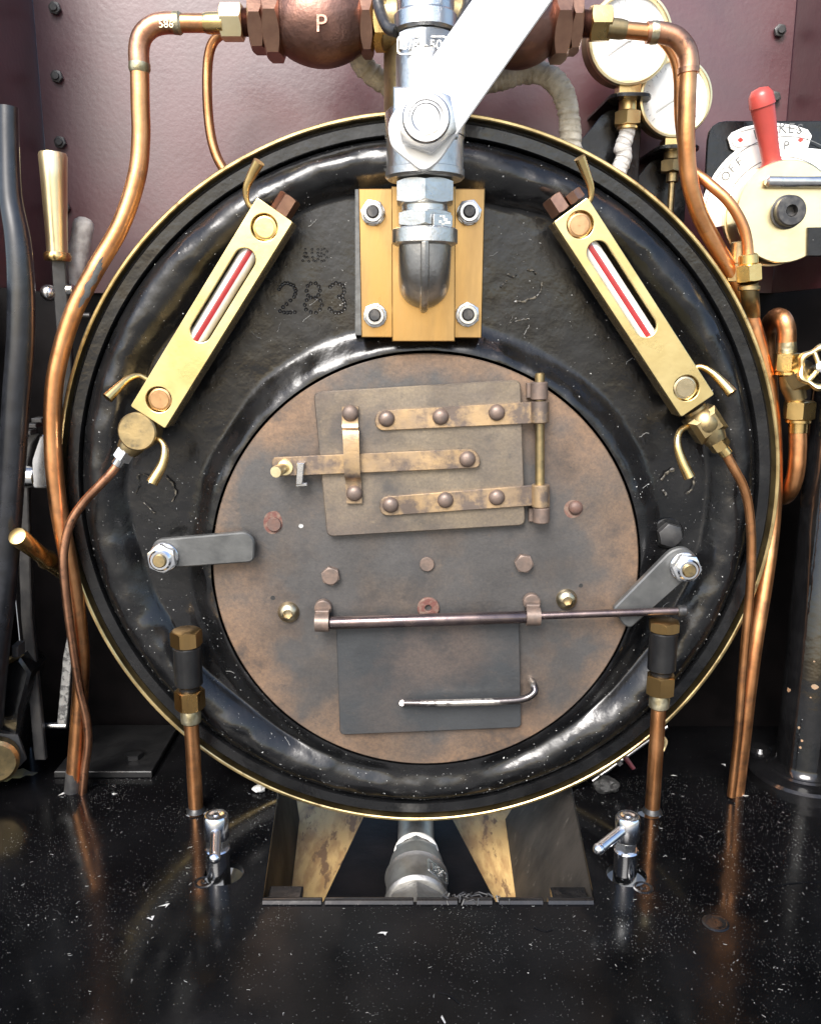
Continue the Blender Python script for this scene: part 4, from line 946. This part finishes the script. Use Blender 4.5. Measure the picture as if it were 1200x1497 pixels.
# ================================================================== globe valve at the right edge
gv = thing('globe_valve', 'brass globe valve with scalloped handwheel between copper bends at the right edge', 'valve', P(1163, 735, 110))
Yg = 20.0
mb = MB(); mb.tube(pts([(1128, 620, 120), (1122, 520, 118), (1123, 480, 100), (1133, 464, 60), (1144, 466, 26), (1150, 484, Yg), (1150, 505, Yg)], 7), 12.6, 22); obj('upper_bend', mb, 'copper', gv, P(1145, 470, 40))
mb = MB(); a, b = P(1150, 516, Yg), P(1150, 500, Yg); mb.tube([a, b], [13.5, 13], 22); obj('ferrule', mb, 'solder', gv, a)
mb = MB(); a, b = P(1151, 543, Yg), P(1151, 516, Yg); mb.hexa(a, Z, 20.5, (b - a).length, .35); mb.cyl(a, -Z, 17, 5, 24); obj('upper_nut', mb, 'brass', gv, a)
mb = MB(); mb.tube(pts([(1152, 545, Yg), (1158, 562, Yg), (1165, 585, Yg)], 4), [14, 17, 14], 22); mb.hexa(P(1158, 556, Yg), (P(1196, 540, Yg - 26) - P(1158, 556, Yg)), 21, 30, .3); obj('valve_body', mb, 'brass_dull', gv, P(1160, 560, Yg))
mb = MB(); a, b = P(1167, 613, Yg), P(1166, 586, Yg); mb.hexa(a, Z, 22.5, (b - a).length, .35); mb.cyl(a, -Z, 18, 5, 24); mb.tube([a, P(1166, 632, Yg)], 13.6, 22); obj('lower_nut', mb, 'brass', gv, a)
mb = MB(); mb.tube(pts([(1166, 628, Yg), (1166, 660, Yg), (1163, 692, Yg + 2), (1155, 716, Yg + 14), (1146, 726, Yg + 40), (1138, 724, Yg + 80), (1132, 712, Yg + 130)], 7), 12.4, 22); obj('lower_bend', mb, 'copper', gv, P(1163, 690, Yg))
wc = P(1199, 537, Yg - 36); wax = V((-.28, -1, .12)).normalized(); wx, wy = perp(wax); Rw = 26.0
mb = MB(); ring = []; n = 72
q = [wc + wx * (Rw * (1 + .07 * math.cos(6 * i / n * 6.2832)) * math.cos(i / n * 6.2832)) + wy * (Rw * (1 + .07 * math.cos(6 * i / n * 6.2832)) * math.sin(i / n * 6.2832)) for i in range(n)]
vs_, fs = [], []
for i in range(n):
    d_ = (q[i] - wc).normalized(); rr = 4.4 + .9 * math.cos(6 * i / n * 6.2832)
    for j in range(10):
        a = j / 10 * 6.2832; vs_.append(q[i] + d_ * (rr * math.cos(a)) + wax * (rr * 1.25 * math.sin(a)))
for i in range(n):
    for j in range(10): fs.append([i * 10 + j, ((i + 1) % n) * 10 + j, ((i + 1) % n) * 10 + (j + 1) % 10, i * 10 + (j + 1) % 10])
mb.add(vs_, fs)
for i in range(3):
    a = i * 2.0944 + .4; mb.tube([wc, wc + (wx * math.cos(a) + wy * math.sin(a)) * Rw], 3.6, 10)
hwheel = obj('handwheel', mb, 'brass_bright', gv, wc)
mb = MB(); mb.hexa(wc + wax * 2, wax, 8, 8); mb.cyl(wc + wax * 2, -wax, 7, 40, 18); obj('wheel_nut', mb, 'steel', hwheel, wc)

# ================================================================== black column on the right
cb = V((632, 36, FLOOR))
t = thing('black_column', 'tall black painted column with chipped paint and round foot at the right edge', 'column', cb)
mb = MB(); mb.lathe([(0, -2), (84, 0), (84, 16), (80, 20), (56, 21), (53, 24), (0, 24)], cb, Z, 96); obj('base_flange', mb, 'black_gloss', t, cb, 30)
mb = MB(); hcol = P(1190, 560, cb.y).z - FLOOR; mb.lathe([(54, 22), (46, 27), (43, 38), (43, hcol), (36, hcol + 10), (0, hcol + 10)], cb, Z, 80); shaft = obj('shaft', mb, 'black_gloss', t, cb, 60)
mb = MB(); o = PZ(1110, 1098, FLOOR + 20); mb.lathe([(0, 0), (19, 0), (19, 3), (14, 9), (8, 10), (0, 10)], o, Z, 24); obj('foot_bolt', mb, 'black_gloss', t, o)
mb = MB()
for (a, b, s_) in ((1153, 1009, 4), (1191, 1004, 5), (1168, 1064, 2.6), (1172, 1083, 2), (1170, 1093, 2.2), (1190, 967, 1.6), (1185, 1020, 1.4)):
    d = ray(a, b); 
    # nearest point of the ray on the shaft surface
    ox, oy = CAM.x - cb.x, CAM.y - cb.y; A2 = d.x ** 2 + d.y ** 2; B2 = 2 * (ox * d.x + oy * d.y); C2 = ox ** 2 + oy ** 2 - 43.2 ** 2; D2 = B2 * B2 - 4 * A2 * C2
    if D2 < 0: continue
    p = CAM + d * ((-B2 - math.sqrt(D2)) / (2 * A2)); nn = V((p.x - cb.x, p.y - cb.y, 0)).normalized(); tx = Z.cross(nn)
    mb.prism([(s_ * random.uniform(.6, 1.2) * math.cos(i), s_ * random.uniform(.6, 1.2) * math.sin(i)) for i in [j * .785 for j in range(8)]], p, tx, Z, nn, .5)
obj('paint_chip', mb, 'chip', shaft, cb)['kind'] = 'stuff'

# ================================================================== socket tools
def drive(label, base, rot, bar, ln):
    t = thing('socket_tool', label, 'tool', base, 'chrome socket keys standing in the floor')
    kk = 1.0; r = 15.6
    mb = MB(); mb.lathe([(0, -30), (r, -30), (r, 36), (r + .6, 38), (r + .6, 39), (r - 1, 40.5), (0, 40.5)], base, Z, 36); obj('lower_socket', mb, 'chrome', t, base)
    mb = MB(); mb.hexa(base + Z * 40, Z, r * .92, 16, .2); obj('shank', mb, 'steel', t, base)
    mb = MB(); mb.lathe([(0, 54), (r - 1, 54), (r + .4, 56), (r + .4, 86), (r - 1.4, 88.5), (8.2, 88.7), (7, 88), (4, 88), (3, 89), (0, 89)], base, Z, 36); obj('head', mb, 'chrome', t, base)
    mb = MB(); a = base + Z * 74; u_ = V(bar).normalized(); mb.tube([a + u_ * 10, a + u_ * (ln - 5)], 7, 20); mb.sphere(a + u_ * (ln - 5), 7.6, u_, 20, 10); obj('bar', mb, 'chrome', t, a)
drive('chrome socket key with its bar toward the viewer, left of the floor cut-out', SOCK_L, 0, (.17, -1, -.30), 58)
drive('chrome socket key with its bar pointing left, right of the floor cut-out', SOCK_R, 0, (-.72, -.62, -.12), 66)
for q, lab in (((298, 1290), 'left'), ((940, 1298), 'right')):
    p = PZ(*q, FLOOR + .3); mb = MB(); mb.lathe([(9, 0), (11, .9), (13, 0)], p, Z, 28); mb.lathe([(0, .6), (3, .5), (4, 0)], p, Z, 14)
    tag(obj('floor_screw', mb, 'black_paint', None, p), 'small painted-over screw head in the floor, %s of the cut-out' % lab, 'screw', 'painted screw heads in the floor')
p = PZ(1046, 1350, FLOOR + .3); mb = MB(); mb.lathe([(0, .5), (6, .7), (10, .5), (12, 1.3), (14, 1.3), (16, 0)], p, Z, 28)
tag(obj('floor_screw', mb, 'black_paint', None, p), 'ringed painted screw head in front of the black column', 'screw', 'painted screw heads in the floor')

# ================================================================== below the floor
t = thing('side_frame', 'dark side frame plate dropping below the left edge of the floor cut-out', 'plate', (OX0 + 4, -20, -760), 'frame plates below the cut-out')
def sheet(a, b, c, d, off):
    q = [V(a), V(b), V(c), V(d)]; q += [p + V(off) for p in q]
    return MB().add(q, [[0, 1, 2, 3], [7, 6, 5, 4], [0, 4, 5, 1], [1, 5, 6, 2], [2, 6, 7, 3], [3, 7, 4, 0]])
mb = sheet((-189, OY0 + 2, FLOOR - 10.5), (-225, 213, FLOOR - 10.5), (-206, 213, -629.5), (-176, OY0 + 2, -629.5), (-6, 0, 0)); obj('plate', mb, 'soot_and_shade', t)
mb = MB(); a = PZ(420, 1290, FLOOR - 10); mb.box(V((OX0 + 36, OY0 + 26, FLOOR - 24)), X, Yv, Z, 44, 44, 13, 2); obj('corner_block', mb, 'black_paint', t)
t = thing('side_frame', 'scuffed grey-brown frame plate below the right edge of the floor cut-out', 'plate', (OX1 - 4, -20, -760), 'frame plates below the cut-out')
mb = sheet((235, OY0 + 2, FLOOR - 10.5), (271, 213, FLOOR - 10.5), (176, 213, -629.5), (160, OY0 + 2, -629.5), (6, 0, 0)); obj('plate', mb, 'worn_plate', t)
mb = MB(); mb.box(V((OX1 - 32, OY0 + 26, FLOOR - 24)), X, Yv, Z, 46, 40, 13, 2); obj('corner_block', mb, 'black_paint', t)
t = thing('ash_pan', 'black tapering pan under the boiler below the floor cut-out', 'pan', (20, -40, -600))
def tz(px, py, z): return PZ(px, py, z)
q = [tz(549, 1170, -600), tz(640, 1170, -600), tz(706, 1316, -600), tz(489, 1316, -600)]
q[2] = V((q[2].x + (q[2].x - q[1].x) * .6, q[2].y - 110, -600)); q[3] = V((q[3].x + (q[3].x - q[0].x) * .6, q[3].y - 110, -600))
mb = MB(); mb.prism([(p.x, p.y) for p in q], V((0, 0, -629)), X, Yv, Z, 49, 2); obj('pan', mb, 'soot_and_shade', t)
# steel reducer
t = thing('pipe_reducer', 'grey steel pipe reducer lying under the boiler in the floor cut-out', 'pipe fitting', P(609, 1260, -60))
za = -560.0; xr = PZ(609, 1260, za + 40).x
AX = lambda y: V((xr, y, za))
ya = lambda py, r: PZ(609, py, za + r).y
y0, y1, y2, y3, y4 = ya(1186, 30), ya(1222, 34), ya(1241, 45), ya(1246, 46), ya(1279, 46)
mb = MB(); mb.cyl(AX(y0 + 60), N, 30, y0 + 60 - y1, 40, 1); obj('tube', mb, 'cast_grey', t, AX(y0))
mb = MB(); mb.lathe([(30, 0), (35.5, 1), (36, 7), (33, 10)], AX(y1 + 8), N, 40); obj('sealing_tape', mb, 'lagging_white', t, AX(y1))
mb = MB(); mb.hexa(AX(y1), N, 37, 24, R(0), Z); mb.lathe([(0, 8), (34, 10), (41, 24), (46, y1 - y3 - 4), (48.5, y1 - y3), (46.5, y1 - y3 + 4), (45.5, y1 - y3 + 8), (45.5, y1 - y4), (48, y1 - y4 + 3), (45.5, y1 - y4 + 7), (42, y1 - y4 + 9), (0, y1 - y4 + 9)], AX(y1), N, 56); bo = obj('bell', mb, 'cast_grey', t, AX(y2), 40)
mb = MB(); mb.hexa(AX(y4 - 8), N, 43, 70, R(0), Z); obj('hexagon_end', mb, 'cast_grey', t, AX(y4), 30)
mb = MB(); a = R(42); nn = V((math.sin(a), 0, math.cos(a))); tt = V((math.cos(a), 0, -math.sin(a))); o = AX((y3 + y4) / 2 - 4) + nn * 45.2
text(mb, 'B3', 24, o + nn * .2, tt, Yv, nn, 2); holed(mb, [rpoly([(-20, -14), (20, -14), (20, 14), (-20, 14)], 4), rpoly([(-17.5, -11.5), (17.5, -11.5), (17.5, 11.5), (-17.5, 11.5)], 3)], o, tt, Yv, nn, 2); obj('cast_mark', mb, 'steel', bo, o)
# ragged edge bits along the front of the cut-out
mb = MB(); es = []
for xa, xb in ((-187, -112), (-108, 4), (8, 60), (66, 104), (112, 168), (174, 232)):
    mb.prism([(0, .4), (2.2, 4.2), (5, 5.0), (9, 4.4), (9, -9), (6.5, -9.5), (6, .4)], V((xa, OY0 - 6.2, FLOOR)), Yv, Z, X, xb - xa, .8)
tag(obj('edge_strip', mb, 'black_gloss', None, (20, OY0, FLOOR - 10)), 'glossy black strip along the front edge of the floor cut-out', 'strip')
mb = MB()
for i in range(26):
    x = random.uniform(40, 130); y = OY0 + random.uniform(-4, 10); a = random.uniform(0, 6.28); s_ = random.uniform(2, 6)
    mb.tube([V((x, y, FLOOR + 1 + random.random() * 3)), V((x + s_ * 2 * math.cos(a), y + s_ * math.sin(a), FLOOR + 3 + random.random() * 5)), V((x + s_ * 3 * math.cos(a), y + s_ * 2 * math.sin(a), FLOOR + 1))], .9, 5)
tag(obj('swarf', mb, 'black_steel', None, (80, OY0, FLOOR)), 'tangle of dark swarf on the front edge of the cut-out', 'swarf', kind='stuff')
# cladding band screw under the right of the boiler
t = thing('band_clamp', 'small steel screw and maroon lug of the boiler band, low on the right', 'clamp', P(905, 1120, 60))
mb = MB(); a, b = P(866, 1142, 26), P(975, 1062, 40); mb.tube([a, b], 4.2, 14); obj('screw', mb, 'steel', t, a)
mb = MB(); mb.tube(pts([(893, 1104, 24), (906, 1098, 22), (914, 1108, 16), (926, 1124, 14)], 5), [5, 6, 5, 4], 10, True, .6); obj('lug', mb, 'maroon', t, P(905, 1100, 22))
mb = MB(); a = P(908, 1112, 24); mb.hexa(a, (P(866, 1142, 26) - a), 7, 8); obj('nut', mb, 'steel', t, a)
mb = MB(); mb.tube(pts([(964, 1076, 30), (972, 1084, 24), (968, 1098, 18)], 4), [5, 5, 4], 10, True, .6); obj('lug', mb, 'brass_dull', t, P(968, 1086, 22))

# ================================================================== left side: hose, reverser, levers
t = thing('black_hose', 'thick black hose with cut top end running down the left edge', 'hose', P(0, 1000, -60))
q = pts([(12, 156, -40), (13, 220, -42), (16, 290, -46), (26, 350, -50), (31, 420, -52), (30, 500, -52), (24, 580, -50), (19, 660, -48), (12, 760, -44), (5, 860, -40), (-6, 960, -30), (-14, 1060, -10)], 8)
mb = MB(); mb.tube(q, [12.5, 13, 14, 16, 17.5, 18, 18, 18, 18, 18, 18, 18], 28); obj('tube', mb, 'black_rubber', t, q[-1], 50)
rl = thing('reverser_lever', 'upright reversing lever with polished tapered brass handle at the left', 'lever', P(100, 640, 60))
Yr = 55.0
a, b = P(84, 372, Yr), P(77, 222, Yr); u_ = b - a; L_ = u_.length; kk = k(300, Yr)
mb = MB(); mb.lathe([(0, 0), (15 * kk, 0), (15 * kk, 4), (16 * kk, L_ * .3), (18.5 * kk, L_ * .75), (20 * kk, L_ - 5), (18.5 * kk, L_ - 1), (0, L_)], a, u_, 40); obj('handle', mb, 'brass_bright', rl, a, 50)
mb = MB(); mb.lathe([(0, -9), (17, -9), (19, -6), (19, -1), (17, 3), (0, 3)], a, u_, 36); obj('ferrule', mb, 'brass', rl, a)
mb = MB(); slab(mb, [(74, 378), (95, 378), (106, 560), (118, 760), (104, 760), (88, 560)], Yr + 6, 10, 1.5); obj('bar', mb, 'black_steel', rl, P(90, 500, Yr))
mb = MB(); o = P(71, 428, Yr); mb.sphere(o, 12, V((-1, -.5, .2)), 20, 10); o2 = P(98, 424, Yr); mb.cyl(o2, X, 9, 10, 20); obj('pivot', mb, 'steel', rl, o)
mb = MB(); o = P(124, 500, Yr + 10); mb.cyl(P(118, 461, Yr), X, 4, 14, 14); obj('pin', mb, 'dark_nut', rl, o)
t = thing('grey_grip', 'pale grey rounded grip leaning behind the brass reverser handle', 'handle', P(105, 420, 110))
a, b = P(104, 428, 90), P(122, 330, 100); mb = MB(); n = 12
mb.tube([a.lerp(b, i / n) for i in range(n + 1)] + [b + (b - a).normalized() * 6, b + (b - a).normalized() * 11, b + (b - a).normalized() * 13], [15] * n + [15.5, 14, 9, 2], 22); obj('grip', mb, 'grey_grip', t, a, 60)
rf = thing('reverser_quadrant', 'dark notched quadrant frame standing on the left floor plate', 'frame', PZ(62, 1118, FLOOR + 12))
Yq = 40.0
mb = MB(); slab(mb, [(24, 668), (30, 648), (44, 634), (56, 634), (46, 650), (40, 676), (40, 690), (46, 900), (66, 1112), (50, 1112), (30, 900), (22, 690)], Yq + 10, 10, 1.5); obj('upright', mb, 'black_steel', rf, P(40, 800, Yq))
for i, (a, b) in enumerate(((48, 630), (56, 620), (64, 612))):
    mb = MB(); mb.box(P(a, b, Yq + 12), X, Z, N, 15, 6, 26, 1); obj('notch_tooth', mb, 'black_steel', rf, P(a, b, Yq))
mb = MB(); o = P(14, 697, Yq); mb.cyl(o, X, 9, 12, 20); mb.cyl(P(36, 697, Yq - 4), X, 17, 19, 28, 2); obj('pivot_collar', mb, 'steel', rf, o)
mb = MB(); o = P(53, 692, Yq); mb.prism(rpoly([(0, -20), (30, -20), (30, 60), (18, 60), (2, 22)], 6), o, X, Z, N, 18, 2); obj('trunnion', mb, 'chrome', rf, o)
kn = thing('drain_cock_lever', 'brass cock handle pointing at the viewer from the dark frame, lower left', 'handle', P(92, 836, 40))
a, b = P(92, 836, 30), P(24, 783, -85); u_ = (b - a); L_ = u_.length
mb = MB(); mb.lathe([(0, 0), (12, 0), (12, L_ * .3), (15, L_ * .36), (12.5, L_ * .42), (11.5, L_ * .5), (13.5, L_ - 6), (12, L_ - 1.5), (8, L_), (0, L_ + .5)], a, u_, 32); obj('grip', mb, 'brass', kn, a, 50)
t = thing('flat_link', 'scuffed silver flat link bar behind the copper pipes, lower left', 'link', P(86, 1064, 60))
mb = MB(); slab(mb, [(101, 915), (109, 915), (105, 960), (97, 1062), (83, 1060), (92, 960)], 66, 8, 1); obj('bar', mb, 'scuffed', t, P(95, 1000, 60)); 
mb = MB(); mb.cyl(P(62, 1061, 62), X, 5, 40, 14); obj('pin', mb, 'steel', t, P(62, 1061, 62))
t = thing('floor_plate', 'black steel mounting plate with a hexagon bolt on the floor, left', 'plate', PZ(130, 1138, FLOOR))
pf = PZ(222, 1138, FLOOR); pl = PZ(40, 1136, FLOOR)
mb = MB(); mb.box(V(((pf.x + max(pl.x, -576)) / 2, (pf.y + 210) / 2, FLOOR + .5)), X, Yv, Z, pf.x - max(pl.x, -576), 210 - pf.y, 11, 1.2); obj('plate', mb, 'black_flat', t)
mb = MB(); o = PZ(196, 1108, FLOOR + 11.5); mb.hexa(o, Z, 15, 9, .2); obj('bolt', mb, 'black_flat', t, o)
t = thing('valve_block', 'black valve block with a dull brass hexagon end in the bottom left corner', 'valve', PZ(5, 1135, FLOOR))
mb = MB(); slab(mb, [(-60, 1010), (28, 962), (44, 985), (30, 1040), (22, 1118), (-60, 1118)], 70, 60, 4); obj('body', mb, 'black_paint', t, P(0, 1040, 10))
mb = MB(); o = P(-4, 1100, 8); ax_ = V((.35, -1, 0)); mb.hexa(o, ax_, 44, 14, .2); obj('hexagon', mb, 'black_steel', t, o, 30); 
mb = MB(); mb.cyl(o + ax_.normalized() * 12, ax_, 35, 26, 40, 5); obj('brass_end', mb, 'brass_dull', t, o)
mb = MB(); slab(mb, [(-60, 1000), (18, 960), (30, 962), (-60, 1012)], 20, 14, 2); obj('top_strip', mb, 'brass_dull', t, P(0, 990, 10))
mb = MB(); slab(mb, [(16, 945), (26, 945), (26, 962), (16, 962)], 14, 24, 2); obj('lug', mb, 'black_steel', t, P(20, 950, 10))
# pale stain on the floor
mb = MB(); q = [PZ(a, b, FLOOR) for a, b in ((-20, 1128), (0, 1127), (10, 1124), (22, 1127), (34, 1124), (44, 1129), (55, 1130), (48, 1134), (38, 1134), (30, 1138), (18, 1138), (10, 1143), (-4, 1142), (-20, 1147))]
mb.prism([(p.x, p.y) for p in q], V((0, 0, FLOOR + .3)), X, Yv, Z, .5); tag(obj('paint_stain', mb, 'pale_stain', None, q[2]), 'pale yellowish stain on the floor in the left corner', 'stain')
# coal lump, bolt end, chips, dust
def lump(name, label, cat, px, py, r, m):
    o = PZ(px, py, FLOOR); bm = bmesh.new(); bmesh.ops.create_icosphere(bm, subdivisions=3, radius=1)
    mb = MB(); sd = random.random() * 50
    mb.add([o + V((v.co.x * r * 1.2, v.co.y * r, v.co.z * r * .75)) * (1 + .35 * noise.noise(v.co * 1.6 + V((sd, 0, 0))) + .15 * noise.noise(v.co * 5)) + Z * r * .6 for v in bm.verts], [[v.index for v in f.verts] for f in bm.faces]); bm.free()
    return tag(obj(name, mb, m, None, o, 20), label, cat)
lump('coal_lump', 'small lump of coal on the floor under the boiler band', 'coal', 886, 1156, 16, 'coal')
lump('pale_pebble', 'small pale grey pebble by the boiler rim, left of the cut-out', 'pebble', 379, 1157, 8, 'dust')
mb = MB()
def floor_ok(x, y): return not (OX0 - 3 < x < OX1 + 3 and y > OY0 - 3)
for i in range(34000):
    x = random.uniform(-570, 580); y = -470 + 520 * random.random() ** .85
    if not floor_ok(x, y): continue
    if random.random() > .25 + 1.3 * max(0, noise.noise(V((x * .012, y * .012, 4.4))) + .15): continue
    s_ = random.choice([.15, .17, .2, .2, .24, .28, .36]) * (2.4 if random.random() < .012 else 1); p = V((x, y, FLOOR + s_ * .45))
    o3 = [p + V((random.gauss(0, 1), random.gauss(0, 1), random.gauss(0, .4))) * s_ * .85 for _ in range(4)]
    mb.add(o3, [[0, 1, 2], [0, 2, 3], [0, 3, 1], [1, 3, 2]])
for i in range(150):
    x = random.uniform(-560, 570); y = random.uniform(-470, 20); th = random.uniform(0, 6.28); q = []
    if not floor_ok(x, y): continue
    for j in range(5):
        q.append(V((x, y, FLOOR + .5))); th += random.gauss(0, .5); x += math.cos(th) * random.uniform(.4, 1.7); y += math.sin(th) * random.uniform(.4, 1.7)
    mb.tube(q, random.uniform(.12, .22), 4)
for (a, b) in ((93, 1161), (166, 1162), (240, 1324), (220, 1342), (560, 1365), (648, 1492), (1087, 1164), (984, 1135), (1058, 1118)):
    o = PZ(a, b, FLOOR + .6); q = [o + V((random.gauss(0, 3), random.gauss(0, 3), random.uniform(0, 1.4))) for _ in range(6)]
    mb.add(q, [[0, 1, 2], [0, 2, 3], [3, 4, 5], [0, 4, 5], [1, 2, 5]])
d = obj('dust', mb, 'dust', None, (0, 0, FLOOR)); tag(d, 'pale dust specks and short fibres scattered over the black floor', 'dust', kind='stuff')
for (a, b, c_, e_, f_, g_) in ((1120, 1300, 1160, 1292, 1215, 1290), (640, 1452, 655, 1455, 672, 1468), (780, 1356, 795, 1362, 808, 1360)):
    q = spline([PZ(a, b, FLOOR + .5), PZ(c_, e_, FLOOR + .5), PZ(f_, g_, FLOOR + .5)], 8); mb = MB(); mb.tube(q, .9, 6)
    tag(obj('scratch_ridge', mb, 'black_floor', None, q[0]), {1120: 'curved paint ridge on the floor at the right edge', 640: 'short curved paint ridge on the floor at the bottom centre', 780: 'short curved paint ridge just in front of the cut-out'}[a], 'ridge')
